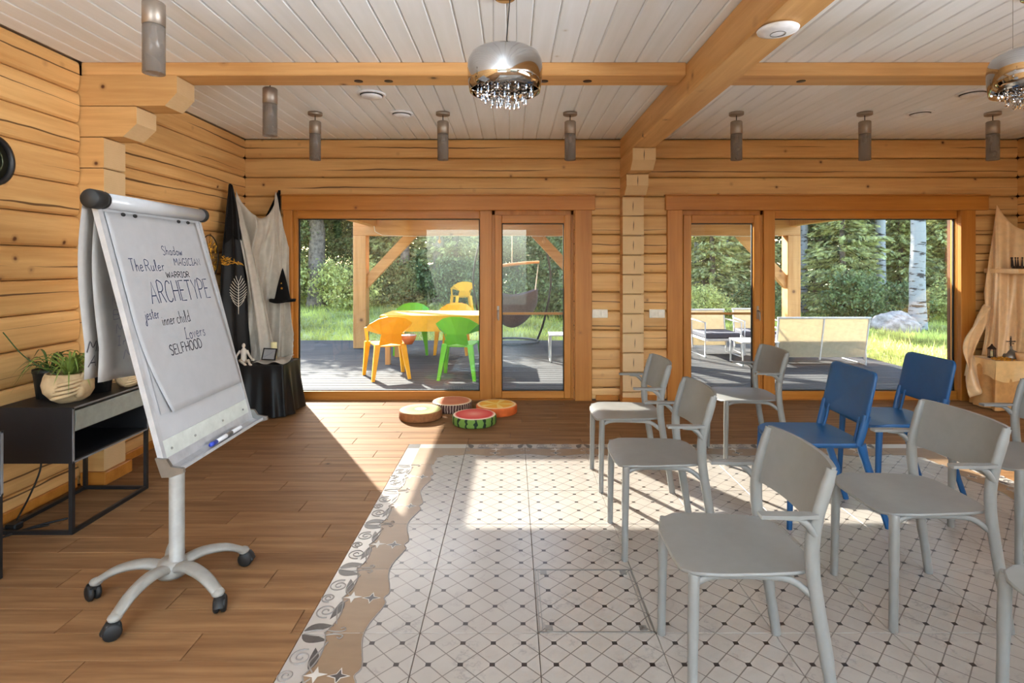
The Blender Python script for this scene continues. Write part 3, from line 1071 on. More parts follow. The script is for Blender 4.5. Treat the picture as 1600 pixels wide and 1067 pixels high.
brace(-2.66, 1.05, -1.75, 2.02)
brace(1.30, 1.05, 0.39, 2.02)
brace(1.34, 1.05, 2.25, 2.02)
brace(4.96, 1.05, 4.05, 2.02)
for x in (-2.478, 5.0):
    MB().box(x - .075 - ox, x + .075 - ox, 6.22 - oy, .1, 2.17, 2.42).build('side_beam', MT['larch_post'], perg)
for x in np.arange(-1.6, 4.6, 1.05):
    MB().box(x - .04 - ox, x + .04 - ox, 7.97 - oy, .28, 2.33, 2.45).build('rafter', MT['larch_post'], perg)
MB().box(-2.5 - ox, 5.2 - ox, 7.95 - oy, .3, 2.45, 2.47).build('roof_sheet', MT['roofing'], perg)
eave = MB().box(-4, 7, 6.2, 6.9, 2.95, 3.1).build('eave', MT['larch_beam'])
struct(eave, 'house eave above the glazed wall')
# string light hanging along the beam
sl = empty('string_light', (0, 9.96, 0), label='white string light cable strung under the terrace beam', cat='string light')
pts = [(-2.45, 0, 2.2), (-2.42, 0, 2.02), (-2.3, 0, 1.955)]
for k in range(24):
    s = k / 23
    pts.append((-2.2 + s * 6.9, 0, 1.945 - 0.012 * math.sin(s * 6 * PI) ** 2))
MB().tube(pts, 0.006, 5).build('cable', MT['white_cable'], sl)
for x in (-1.28, 0.56, 2.6, 4.62):
    b = MB().lathe([(0.0, 0), (0.012, 0), (0.012, -.05), (0.03, -.08), (0.032, -.11), (0, -.14)], 10).build('bulb', MT['cup'], sl, (x, 0, 1.94))


# ------------------------------------------------------------------ vegetation
def np_mesh(name, V, nper, mat):
    n = len(V)
    me = bpy.data.meshes.new(name)
    me.vertices.add(n)
    me.vertices.foreach_set('co', V.astype(np.float32).ravel())
    nf = n // nper
    me.loops.add(n)
    me.loops.foreach_set('vertex_index', np.arange(n, dtype=np.int32))
    me.polygons.add(nf)
    me.polygons.foreach_set('loop_start', np.arange(0, n, nper, dtype=np.int32))
    me.polygons.foreach_set('loop_total', np.full(nf, nper, dtype=np.int32))
    me.materials.append(mat)
    me.update()
    me.validate()
    return me


def leaf_quads(C, D, L, W, rng):
    n = len(C)
    D = D / np.maximum(np.linalg.norm(D, axis=1, keepdims=True), 1e-6)
    R_ = rng.normal(size=(n, 3))
    S = np.cross(D, R_)
    S /= np.maximum(np.linalg.norm(S, axis=1, keepdims=True), 1e-6)
    L = np.asarray(L).reshape(-1, 1) * rng.uniform(0.6, 1.3, (n, 1))
    W = np.asarray(W).reshape(-1, 1) * rng.uniform(0.7, 1.2, (n, 1))
    a = C - D * L * .5
    b = C + S * W * .5
    c = C + D * L * .5
    d = C - S * W * .5
    return np.stack([a, b, c, d], 1).reshape(-1, 3)


def spruce_mesh(name, H, Rm, seed, mat, whorls=34, per=9, pts=34):
    rng = np.random.default_rng(seed)
    C, D = [], []
    for w in range(whorls):
        z = 0.25 + (H - 0.3) * (w / whorls) ** 0.95
        r = Rm * (1 - z / H) ** 0.75 * rng.uniform(0.8, 1.15)
        for k in range(per):
            th = rng.uniform(0, 2 * PI)
            rr = r * rng.uniform(0.75, 1.15)
            s = rng.uniform(0.15, 1, pts) ** 0.8
            lat = rng.normal(0, 0.09, pts) * rr * (1.2 - s)
            x = np.cos(th) * s * rr - np.sin(th) * lat
            y_ = np.sin(th) * s * rr + np.cos(th) * lat
            zz = z - 0.28 * s * rr + 0.14 * s * s * rr + rng.normal(0, 0.035, pts)
            C.append(np.stack([x, y_, zz], 1))
            d = np.stack([np.cos(th) + rng.normal(0, .5, pts), np.sin(th) + rng.normal(0, .5, pts), -0.35 + rng.normal(0, .25, pts)], 1)
            D.append(d)
    C, D = np.concatenate(C), np.concatenate(D)
    return np_mesh(name, leaf_quads(C, D, np.full(len(C), 0.24), np.full(len(C), 0.085), rng), 4, mat)


def broad_mesh(name, rx, rz, z0, seed, mat, clusters=70, per=150, leaf=0.13, spread=0.28):
    rng = np.random.default_rng(seed)
    C = []
    for k in range(clusters):
        d = rng.normal(size=3); d /= np.linalg.norm(d)
        rr = rng.uniform(0.45, 1.0)
        c = np.array([d[0] * rx * rr, d[1] * rx * rr, z0 + rz * (1 + d[2] * rr)])
        C.append(c + rng.normal(0, spread, (per, 3)) * np.array([1, 1, 0.6]))
    C = np.concatenate(C)
    C[:, 2] = np.maximum(C[:, 2], 0.05)
    D = rng.normal(size=C.shape) + np.array([0, 0, -0.4])
    return np_mesh(name, leaf_quads(C, D, np.full(len(C), leaf), np.full(len(C), leaf * 0.62), rng), 4, mat)


def trunk_mb(H, r0, r1, seed, seg=10, wob=0.05):
    q = random.Random(seed)
    pts, rad = [], []
    n = 10
    for k in range(n + 1):
        s = k / n
        pts.append((q.uniform(-wob, wob) * s, q.uniform(-wob, wob) * s, -0.1 + (H + 0.1) * s))
        rad.append((r0 + (r1 - r0) * s) * (1.25 if k == 0 else 1))
    return MB().tube(pts, rad, seg)


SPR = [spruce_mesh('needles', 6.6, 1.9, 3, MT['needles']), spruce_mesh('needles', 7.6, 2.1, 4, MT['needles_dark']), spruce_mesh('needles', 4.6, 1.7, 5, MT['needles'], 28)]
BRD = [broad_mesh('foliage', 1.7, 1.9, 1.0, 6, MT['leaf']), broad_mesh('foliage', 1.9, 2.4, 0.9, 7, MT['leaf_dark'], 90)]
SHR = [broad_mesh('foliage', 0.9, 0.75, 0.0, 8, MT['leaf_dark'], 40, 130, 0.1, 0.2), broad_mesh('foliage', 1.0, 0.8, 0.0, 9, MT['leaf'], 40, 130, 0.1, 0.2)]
TRK = {'spruce': trunk_mb(6.4, 0.13, 0.02, 1).mesh('trunk', MT['bark']), 'broad': trunk_mb(4.2, 0.14, 0.05, 2).mesh('trunk', MT['bark']), 'shrub': trunk_mb(0.9, 0.04, 0.015, 3, 6).mesh('trunk', MT['bark'])}


def tree(name, fol, trk, x, y, s, label, group, cat='tree', rz=None):
    t = empty(name, (x, y, ground_z(x, y)), RNG.uniform(0, 6.28) if rz is None else rz, label, cat, group)
    t.scale = (s, s, s)
    place(fol, 'foliage', t)
    place(trk, 'trunk', t)
    return t


G = 'forest trees beyond the lawn'
q = random.Random(5)
for x in np.arange(-9.0, 17.5, 1.9):
    s = q.random()
    xx, yy = x + q.uniform(-.5, .5), 17.0 + q.uniform(-.8, 1.2)
    if s < 0.55 or x > 4:
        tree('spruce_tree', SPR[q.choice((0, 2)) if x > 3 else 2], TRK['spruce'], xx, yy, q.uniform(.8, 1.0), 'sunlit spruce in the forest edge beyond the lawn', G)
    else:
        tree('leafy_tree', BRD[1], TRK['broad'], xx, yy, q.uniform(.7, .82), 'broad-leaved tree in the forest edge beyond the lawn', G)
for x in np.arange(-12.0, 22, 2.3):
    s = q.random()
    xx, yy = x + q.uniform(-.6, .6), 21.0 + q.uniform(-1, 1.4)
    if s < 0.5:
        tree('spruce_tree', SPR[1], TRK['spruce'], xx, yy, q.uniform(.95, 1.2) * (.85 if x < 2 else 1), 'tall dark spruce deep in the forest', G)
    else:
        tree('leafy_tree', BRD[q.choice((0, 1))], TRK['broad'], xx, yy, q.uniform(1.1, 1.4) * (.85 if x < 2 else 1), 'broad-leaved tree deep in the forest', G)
for x in np.arange(-17.0, 30, 2.6):
    tree('spruce_tree', SPR[1], TRK['spruce'], x + q.uniform(-.6, .6), 26.5 + q.uniform(-1.2, 1.8), q.uniform(1.2, 1.45), 'farthest dark spruce closing the forest', G)
G2 = 'understorey shrubs at the forest edge'
for x in np.arange(-8.0, 16.5, 1.7):
    yy = 15.4 + q.uniform(-.5, .7)
    tree('shrub', SHR[q.choice((0, 0, 1))], TRK['shrub'], x + q.uniform(-.4, .4), yy, q.uniform(.55, 1.05), 'leafy shrub at the edge of the lawn', G2, 'shrub')


def birch(x, y, r, lab):
    t = empty('birch_tree', (x, y, ground_z(x, y)), 0, lab, 'tree', 'white birches')
    trunk_mb(7.5, r, r * 0.55, int(x * 10), 14, 0.08).build('trunk', MT['birch'], t)
    o = place(BRD[0], 'foliage', t, (0, 0, 4.6), (0, 0, x))
    o.scale = (.9, .9, .8)
    return t


birch(9.85, 13.7, 0.185, 'stout white birch trunk rising behind the boulder')
birch(11.1, 17.0, 0.17, 'slimmer white birch standing left of the stout birch')
birch(9.1, 17.6, 0.12, 'thin white birch seen above the sofa right end')
birch(7.0, 18.6, 0.15, 'white birch seen through the right terrace door')
birch(6.2, 18.9, 0.1, 'thinnest white birch seen through the right terrace door')
for (x, y, r, lab) in ((-5.4, 15.6, 0.26, 'thick grey trunk at the left of the wide window'), (-2.1, 16.2, 0.2, 'grey trunk rising behind the yellow table'), (-3.1, 16.4, 0.16, 'grey trunk behind the diagonal brace')):
    t = empty('forest_tree', (x, y, ground_z(x, y)), 0, lab, 'tree')
    trunk_mb(4.1, r, r * 0.6, int(x * 10), 12, 0.06).build('trunk', MT['bark'], t)
    o = place(BRD[1], 'foliage', t, (0, 0, 2.2), (0, 0, x))
    o.scale = (1, 1, .3)

# boulder
def boulder_fn(u, v):
    th, ph = u * 2 * PI, v * PI
    d = Vector((math.sin(ph) * math.cos(th), math.sin(ph) * math.sin(th), math.cos(ph)))
    r = 1 + 0.14 * math.sin(3.1 * d.x + 1.2) + 0.1 * math.sin(5.3 * d.y + 2 * d.z) + 0.07 * math.sin(9 * d.x + 4 * d.y)
    return (d.x * 0.62 * r, d.y * 0.42 * r, d.z * 0.3 * r + 0.12)


bo = MB().grid(boulder_fn, 24, 14).build('boulder', MT['boulder'], None, (9.12, 13.5, ground_z(9.12, 13.5)))
tag(bo, 'grey granite boulder lying at the foot of the stout birch', 'boulder')

# grass
rng = np.random.default_rng(21)
n = 70000
gx = rng.uniform(-11, 17, n)
gy = 11.1 + 6.5 * rng.uniform(0, 1, n) ** 1.3
m2 = n // 4
gx[:m2] = rng.uniform(5.75, 13, m2)
gy[:m2] = rng.uniform(7.0, 12.5, m2)
gz = np.array([ground_z(a, b) for a, b in zip(gx, gy)])
ht = rng.uniform(0.04, 0.13, n) * np.where(rng.uniform(size=n) < 0.05, 2.2, 1)
th = rng.uniform(0, 2 * PI, n)
w_ = rng.uniform(0.008, 0.02, n)
base = np.stack([gx, gy, gz], 1)
side = np.stack([np.cos(th) * w_, np.sin(th) * w_, np.zeros(n)], 1)
tip = base + np.stack([rng.normal(0, .04, n), rng.normal(0, .04, n), ht], 1)
V = np.stack([base - side, base + side, tip], 1).reshape(-1, 3)
go = bpy.data.objects.new('grass', np_mesh('grass', V, 3, MT['grass']))
COL.objects.link(go)
tag(go, 'short sunlit grass covering the lawn beyond the deck', 'grass', kind='stuff')

# ------------------------------------------------------------------ grey armchairs (facing -x, origin on the floor)
def seat_mb(outline_fn, z, th, dip, seg=40, rings=6, lip=0.0):
    """outline_fn(angle)->(x,y); thin plate with a shallow dip and crisp edges"""
    m = MB()

    def pt(k, s, low):
        x, y = outline_fn(2 * PI * k / seg)
        return (x * s, y * s, z - dip * (1 - s ** 2) - lip * max(0, (-x * s - 0.16)) ** 2 * 60 - low)
    for side in (0, 1):
        low = th if side else 0
        inset = 0.985
        v = [(0, 0, z - dip - low)] + [pt(k, inset * r / rings, low) for r in range(1, rings + 1) for k in range(seg)]
        f = []
        for k in range(seg):
            k2 = (k + 1) % seg
            t = (0, 1 + k, 1 + k2)
            f.append(t if not side else t[::-1])
            for r in range(rings - 1):
                a = 1 + r * seg
                q_ = (a + k, a + seg + k, a + seg + k2, a + k2)
                f.append(q_ if not side else q_[::-1])
        m.add(v, f, True)
    e = [(0.985, 0.0), (1.0, 0.003), (1.0, th - 0.003), (0.985, th)]
    v = [pt(k, s_, l_) for s_, l_ in e for k in range(seg)]
    m.add(v, [(r * seg + k, (r + 1) * seg + k, (r + 1) * seg + (k + 1) % seg, r * seg + (k + 1) % seg) for r in range(3) for k in range(seg)], True)
    return m


def superell(a, ax0, ax1, b0, b1, p=4.0):
    """rounded outline; ax0 front (negative x), ax1 rear; b half-width at front/rear"""
    c, s = math.cos(a), math.sin(a)
    r = (abs(c) ** p + abs(s) ** p) ** (-1 / p)
    x, y = c * r, s * r
    X = x * (ax1 if x > 0 else ax0)
    Y = y * (b0 + (b1 - b0) * (x + 1) / 2)
    return X, Y


def make_grey_chair():
    g = MT['grey_plastic']
    t = empty('armchair', (0, 0, 0))
    seat_mb(lambda a: superell(a, 0.245, 0.205, 0.232, 0.2, 5), 0.470, 0.012, 0.010, lip=0.05).build('seat', g, t)
    for s in (-1, 1):
        MB().tube(curve_pts([(-0.215, s * 0.205, 0), (-0.212, s * 0.203, 0.2), (-0.208, s * 0.2, 0.42), (-0.205, s * 0.197, 0.455)], 3), [0.0165] * 4 + [0.0185] * 6, 10, ell=(1, 1.05)).build('leg', g, t)
        MB().tube(curve_pts([(0.235, s * 0.215, 0), (0.205, s * 0.214, 0.2), (0.172, s * 0.213, 0.40), (0.158, s * 0.216, 0.52), (0.162, s * 0.222, 0.62), (0.188, s * 0.226, 0.72), (0.214, s * 0.226, 0.806)], 4),
                  [0.0165] * 4 + [0.019] * 8 + [0.02] * 6 + [0.018] * 5 + [0.015] * 2, 10, ell=(0.9, 1.15), up=(0, 1, 0)).build('rear_leg', g, t)
        MB().tube(curve_pts([(-0.2, s * 0.198, 0.43), (-0.14, s * 0.196, 0.45), (0.0, s * 0.19, 0.448), (0.1, s * 0.196, 0.44), (0.165, s * 0.21, 0.395)], 4), 0.012, 8, ell=(1, .8)).build('seat_rail', g, t)
        a = MB()
        pl_ = [(-0.015, s * 0.238 - 0.017), (-0.015, s * 0.238 + 0.017), (0.10, s * 0.238 + 0.019), (0.165, s * 0.236 + .012), (0.165, s * 0.236 - .012), (0.10, s * 0.238 - 0.019)]
        a.prism(pl_, 0.658, 0.670)
        a.tube(curve_pts([(0.06, s * 0.238, 0.655), (0.12, s * 0.236, 0.645), (0.16, s * 0.226, 0.6)], 4), [0.006] * 4 + [0.012] * 5, 8, up=(0, 1, 0), ell=(1.2, 1))
        a.build('armrest', g, t)

    def back(u, v, th):
        y = (u - 0.5) * 2 * 0.232
        z = 0.60 + v * 0.212
        zz = z
        # rounded lower corners
        e = abs(u - 0.5) * 2
        if v < 0.2 and e > 0.9: zz = z + (e - 0.9) * 0.2 * (1 - v / 0.2)
        x = 0.158 + (zz - 0.60) * 0.27 + 0.04 * (1 - (abs(y) / 0.232) ** 2.2)
        return (x + th, y, zz)
    m = MB()
    m.grid(lambda u, v: back(1 - u, v, -0.004), 20, 6)
    m.grid(lambda u, v: back(u, v, 0.010), 20, 6)
    for vv in (0, 1):
        m.grid(lambda u, v: back(u if vv == 0 else 1 - u, vv, -0.004 + 0.014 * (1 - v)), 20, 1)
    for uu in (0, 1):
        m.grid(lambda u, v: back(uu, v, (-0.004 + 0.014 * u) if uu == 0 else (0.010 - 0.014 * u)), 1, 6)
    m.build('backrest', g, t)
    m = MB()
    m.box(-0.03, 0.03, -0.19, 0.19, 0.438, 0.452)
    m.build('cross_rail', g, t)
    return t


GC = 'pale grey armchairs in rows facing the flip chart'
chair0 = make_grey_chair()
tag(chair0, 'pale grey plastic armchair nearest the viewer, in front of the blue chairs', 'chair', GC)
chair0.location = (0.795, 2.0, 0)
chair0.rotation_euler = (0, 0, math.radians(-1.5))
for x, y, rz, lab in ((0.78, 3.785, 0, 'pale grey plastic armchair with sunlit seat, farthest in the row along the aisle'),
                      (0.765, 2.96, 0, 'pale grey plastic armchair in the middle of the row along the aisle'),
                      (1.765, 4.27, -2, 'pale grey plastic armchair beside the right terrace door, behind the blue chairs'),
                      (1.72, 2.43, 0, 'pale grey plastic armchair directly in front of the nearer blue chair'),
                      (2.64, 2.91, 1, 'pale grey plastic armchair cut by the right edge, below the gold table'),
                      (1.80, 1.62, 0, 'pale grey plastic armchair cut off at the lower right corner')):
    copy_tree(chair0, None, (x, y, 0), math.radians(rz), lab)


def make_blue_chair():
    g = MT['blue_plastic']
    t = empty('side_chair', (0, 0, 0))
    m = seat_mb(lambda a: superell(a, 0.23, 0.215, 0.215, 0.205, 7), 0.47, 0.024, 0.008, lip=0.08)
    m.build('seat', g, t)
    for s in (-1, 1):
        MB().tube(curve_pts([(-0.215, s * 0.2, 0), (-0.205, s * 0.195, 0.25), (-0.195, s * 0.19, 0.45)], 3), [0.014, .015, .016, .017, .018, .019, .02], 8, ell=(1.1, .9), up=(1, 0, 0)).build('leg', g, t)
        MB().tube(curve_pts([(0.33, s * 0.195, 0), (0.265, s * 0.192, 0.2), (0.205, s * 0.188, 0.38), (0.185, s * 0.187, 0.46)], 3), [0.014] * 3 + [0.018] * 4 + [.022] * 3, 8, ell=(1.25, .8), up=(1, 0, 0)).build('rear_leg', g, t)
        MB().tube(curve_pts([(0.165, s * 0.195, 0.455), (0.185, s * 0.2, 0.53), (0.208, s * 0.2, 0.62)], 4), [0.018] * 9, 8, ell=(1.3, .8), up=(1, 0, 0)).build('back_post', g, t)
        MB().tube([(0.165, s * 0.155, 0.455), (0.185, s * 0.152, 0.53), (0.2, s * 0.15, 0.6)], 0.009, 8).build('back_post', g, t)
    MB().box(-0.17, 0.18, -0.185, 0.185, 0.435, 0.452, 0.006).build('seat_frame', g, t)
    # back panel: rounded rectangle in (y, s) bent slightly and tilted
    out = rrect(-0.215, 0.215, 0.0, 0.285, 0.04, 6)
    nseg = len(out)
    v, f = [], []
    for th in (-0.009, 0.014):
        base = len(v)
        for r in (0.0, 0.35, 0.7, 0.94, 1.0):
            for (a, b) in out:
                yy, ss = a * r, 0.1425 + (b - 0.1425) * r
                xx = 0.192 + ss * 0.22 + 0.018 * (1 - (yy / 0.215) ** 2)
                ed = 0.004 if r == 1.0 else 0
                v.append((xx + th + (ed if th < 0 else -ed), yy, 0.568 + ss))
        for r in range(4):
            for k in range(nseg):
                k2 = (k + 1) % nseg
                q_ = (base + r * nseg + k, base + (r + 1) * nseg + k, base + (r + 1) * nseg + k2, base + r * nseg + k2)
                f.append(q_[::-1] if th < 0 else q_)
    o1, o2 = 4 * nseg, 9 * nseg
    for k in range(nseg):
        k2 = (k + 1) % nseg
        f.append((o1 + k, o1 + k2, o2 + k2, o2 + k))
    m = MB()
    m.add(v, f, True)
    m.build('backrest', g, t)
    return t


blue0 = make_blue_chair()
tag(blue0, 'deep blue plastic chair nearer the viewer, between grey armchairs', 'chair', 'blue chairs among the grey ones')
blue0.location = (1.73, 3.28, 0)
copy_tree(blue0, None, (2.45, 3.65, 0), 0, 'deep blue plastic chair farther back, against the wide garden window')

# ------------------------------------------------------------------ flip chart
FX, FY = -1.50, 2.49
fc = empty('flip_chart', (FX, FY, 0), label='white mobile flip chart on a five-spoke castor base', cat='flip chart')
cosb, sinb = 0.265 / 1.04, 1.006 / 1.04
NRM = Vector((sinb, 0, cosb))


def bp(u, t, off=0.0):
    return Vector((-1.555 + cosb * t - FX, 2.1 + u - FY, 1.686 - sinb * t)) + NRM * off


def board_box(u0, u1, t0, t1, o0, o1):
    v = [bp(u, t, o) for o in (o0, o1) for t in (t0, t1) for u in (u0, u1)]
    return MB().add(v, [(0, 2, 3, 1), (4, 5, 7, 6), (0, 1, 5, 4), (2, 6, 7, 3), (0, 4, 6, 2), (1, 3, 7, 5)])


board = board_box(0.012, 0.688, 0.02, 1.03, -0.014, -0.001).build('board', MT['chart_white'], fc)
fr = MB()
for a in ((0.0, 0.02, 0, 1.04), (0.68, 0.70, 0, 1.04), (0.0, 0.70, 0.0, 0.02)):
    b = board_box(*a, -0.018, 0.003)
    fr.add(b.v, b.f)
fr.build('frame', MT['alu'], fc)
board_box(0.02, 0.68, 0.935, 1.03, -0.001, 0.002).build('tray_back', MT['tray_back'], fc)
tray = MB()
prof = [(1.0, 0.002), (1.035, 0.004), (1.05, 0.02), (1.052, 0.048), (1.046, 0.052), (1.058, 0.052), (1.062, 0.02), (1.05, -0.01), (1.0, -0.012)]
n_ = len(prof)
v = [bp(u, t, o) for u in (-0.005, 0.705) for t, o in prof]
tray.add(v, [(i, (i + 1) % n_, n_ + (i + 1) % n_, n_ + i) for i in range(n_)] + [tuple(range(n_)), tuple(range(n_, 2 * n_))[::-1]])
tray_o = tray.build('tray', MT['alu'], fc)
for u in (-0.012, 0.70):
    v = [bp(u + w, t, o) for w in (0, 0.014) for t, o in ((0.985, -0.02), (1.06, -0.014), (1.068, 0.02), (1.064, 0.07), (1.048, 0.072), (1.03, 0.03), (1.0, 0.02))]
    MB().add(v, [(i, (i + 1) % 7, 7 + (i + 1) % 7, 7 + i) for i in range(7)] + [tuple(range(7)), tuple(range(7, 14))[::-1]]).build('tray_end', MT['steel'], tray_o)
for u in (0.06, 0.22, 0.44, 0.63):
    c = bp(u, 0.975, 0.004)
    MB().ellip(c, (0.005, 0.005, 0.005), 8, 5).build('screw', MT['steel'], fc)
# clamp roller and black end caps
rc = bp(0, 0.0, 0.012)
MB().lathe([(0, 0), (0.03, 0), (0.03, 0.67), (0, 0.67)], 20, (rc.x, rc.y + 0.02, rc.z), axis='y').build('clamp_bar', MT['chart_white'], fc)
for y0, y1, r in ((-0.045, 0.012, 0.036), (0.012, 0.03, 0.034), (0.685, 0.715, 0.034)):
    MB().lathe([(0, y0), (r * .9, y0), (r, y0 + .006), (r, y1 - .004), (r * .95, y1), (0, y1)], 20, (rc.x, rc.y, rc.z), axis='y').build('end_cap', MT['black_rubber'], fc)
for u in (0.13, 0.2, 0.5, 0.575):
    c = bp(u, 0.045, 0.006)
    MB().ellip(c, (0.006, 0.013, 0.008), 8, 5).build('clip', MT['black_rubber'], fc)


# paper on the board, with writing
def paper_pt(s, t, off=0.0):
    l = 0.03 + 0.004 * t + (max(0, t - 0.42) ** 2) * 0.38
    r = 0.64 + 0.05 * t
    u = l + (r - l) * s
    lift = 0.004 + 0.02 * max(0, t - 0.55) * (1 - s) ** 2 * 2 + 0.004 * math.sin(t * 7 + s * 3) * t
    return bp(u, t, lift + off)


pp = MB().grid(lambda s, w: paper_pt(s, 0.04 + w * (0.808 + 0.0 * s)), 24, 30).build('paper_sheet', MT['paper'], fc, thick=0.0012)
under = MB().grid(lambda s, w: bp(0.05 + 0.6 * s, 0.04 + w * 0.80, 0.0025), 4, 10).build('paper_pad', MT['paper'], fc)
# clear plastic film on the lower board
FONT = {
    'A': (.62, [[(0, 0), (.3, 1), (.62, 0)], [(.12, .36), (.5, .36)]]),
    'B': (.5, [[(0, 0), (0, 1), (.3, 1), (.42, .88), (.42, .65), (.28, .52), (0, .52)], [(.28, .52), (.48, .38), (.48, .14), (.3, 0), (0, 0)]]),
    'C': (.55, [[(.52, .86), (.38, 1), (.18, .96), (.04, .7), (0, .4), (.08, .1), (.26, 0), (.44, .04), (.54, .16)]]),
    'D': (.58, [[(0, 0), (0, 1)], [(0, 1), (.3, .96), (.52, .72), (.56, .4), (.42, .1), (.2, 0), (0, 0)]]),
    'E': (.48, [[(.46, 1), (0, 1), (0, 0), (.48, 0)], [(0, .52), (.38, .52)]]),
    'F': (.46, [[(.46, 1), (0, 1), (0, 0)], [(0, .54), (.36, .54)]]),
    'G': (.58, [[(.52, .86), (.36, 1), (.16, .94), (.02, .64), (.02, .3), (.16, .04), (.36, 0), (.54, .16), (.54, .44), (.32, .44)]]),
    'H': (.56, [[(0, 0), (0, 1)], [(.54, 0), (.54, 1)], [(0, .5), (.54, .5)]]),
    'I': (.26, [[(.13, 0), (.13, 1)], [(0, 1), (.26, 1)], [(0, 0), (.26, 0)]]),
    'K': (.5, [[(0, 0), (0, 1)], [(.46, .96), (0, .42), (.5, 0)]]),
    'L': (.46, [[(.2, .9), (.24, 1), (.14, .9), (.1, .3), (0, .04), (.14, .06), (.46, 0)]]),
    'l_': (.46, [[(0, 1), (0, 0), (.44, 0)]]),
    'M': (.66, [[(0, 0), (.06, 1), (.33, .4), (.6, 1), (.66, 0)]]),
    'N': (.56, [[(0, 0), (0, 1), (.54, 0), (.54, 1)]]),
    'O': (.6, [[(.3, 1), (.1, .86), (0, .5), (.1, .12), (.3, 0), (.5, .12), (.6, .5), (.5, .86), (.3, 1)]]),
    'P': (.5, [[(0, 0), (0, 1), (.3, 1), (.48, .86), (.46, .62), (.28, .5), (0, .5)]]),
    'R': (.52, [[(0, 0), (0, 1), (.3, 1), (.46, .86), (.44, .64), (.26, .52), (0, .52)], [(.2, .52), (.52, 0)]]),
    'S': (.5, [[(.46, .86), (.3, 1), (.1, .92), (.06, .7), (.24, .54), (.44, .38), (.46, .14), (.26, 0), (.04, .1)]]),
    'T': (.56, [[(0, 1), (.56, 1)], [(.28, 1), (.28, 0)]]),
    'W': (.74, [[(0, 1), (.16, 0), (.36, .8), (.56, 0), (.74, 1)]]),
    'Y': (.54, [[(0, 1), (.27, .5), (.54, 1)], [(.27, .5), (.27, 0)]]),
    'a': (.42, [[(.36, .44), (.2, .5), (.04, .36), (.04, .1), (.18, 0), (.34, .1), (.36, .46), (.36, .1), (.44, 0)]]),
    'c': (.36, [[(.34, .42), (.2, .5), (.04, .36), (.04, .12), (.18, 0), (.36, .08)]]),
    'd': (.44, [[(.38, .42), (.2, .5), (.04, .34), (.04, .1), (.2, 0), (.38, .12)], [(.4, 1), (.38, .3), (.46, 0)]]),
    'e': (.4, [[(.02, .26), (.34, .3), (.3, .46), (.16, .5), (.02, .32), (.06, .06), (.2, 0), (.4, .1)]]),
    'h': (.42, [[(.04, 0), (.06, 1)], [(.04, .3), (.2, .5), (.34, .4), (.36, .1), (.44, 0)]]),
    'i': (.16, [[(.06, .5), (.06, .06), (.16, 0)], [(.06, .7), (.08, .73)]]),
    'j': (.26, [[(.2, .5), (.2, -.3), (.08, -.5), (-.06, -.4), (.02, -.2), (.28, .02)], [(.2, .72), (.22, .75)]]),
    'l': (.18, [[(.04, .1), (.14, .7), (.12, 1), (.04, .9), (.06, .1), (.18, 0)]]),
    'n': (.42, [[(.02, 0), (.04, .48)], [(.04, .3), (.2, .5), (.34, .4), (.36, .08), (.42, 0)]]),
    'o': (.4, [[(.2, .5), (.04, .36), (.04, .1), (.2, 0), (.36, .12), (.36, .38), (.2, .5), (.42, .42)]]),
    'r': (.34, [[(.04, 0), (.06, .5)], [(.06, .3), (.18, .48), (.34, .46)]]),
    's': (.34, [[(.3, .44), (.14, .5), (.06, .38), (.26, .2), (.24, .04), (.1, 0), (.0, .08)]]),
    't': (.3, [[(.14, .86), (.12, .1), (.22, 0), (.32, .06)], [(0, .56), (.3, .58)]]),
    'u': (.42, [[(.04, .5), (.04, .12), (.16, 0), (.32, .1), (.36, .5), (.36, .08), (.44, 0)]]),
    'v': (.36, [[(0, .5), (.16, 0), (.34, .5)]]),
    'w': (.54, [[(0, .5), (.12, 0), (.26, .4), (.4, 0), (.54, .5)]]),
    ' ': (.3, []), '.': (.1, [[(.04, 0), (.06, .03)]]),
}


def strokes(word, fn, u0, u1, base, hgt, wdt, jit=0.02, slant=0.0):
    """ribbons for a hand-lettered word; fn(u,t) -> point on the sheet"""
    letters = []
    x = 0.0
    for ch in word:
        w, st = FONT[ch]
        letters.append((x, st))
        x += w + 0.16
    total = x - 0.16
    k = (u1 - u0) / total
    m = MB()
    q_ = random.Random(word)
    for lx, st in letters:
        dy = q_.uniform(-jit, jit) * hgt
        for line in st:
            P = [Vector((u0 + (lx + a + slant * b) * k, base - b * hgt + dy)) for a, b in line]
            # resample smoothly for rounded strokes
            if len(P) > 4:
                P3 = curve_pts([(p.x, p.y, 0) for p in P], 3)
                P = [Vector((p.x, p.y)) for p in P3]
            L, Rr = [], []
            for i, p in enumerate(P):
                d = P[min(i + 1, len(P) - 1)] - P[max(i - 1, 0)]
                if d.length < 1e-7: d = Vector((1, 0))
                d.normalize()
                nn = Vector((-d.y, d.x)) * wdt / 2
                L.append(fn(p.x + nn.x, p.y + nn.y))
                Rr.append(fn(p.x - nn.x, p.y - nn.y))
            n0 = len(P)
            m.add(L + Rr, [(i, i + 1, n0 + i + 1, n0 + i) for i in range(n0 - 1)])
    return m


def on_paper(u, t):
    l = 0.03 + 0.004 * t + (max(0, t - 0.42) ** 2) * 0.38
    r = 0.64 + 0.05 * t
    return paper_pt((u - l) / (r - l), t, 0.0016)


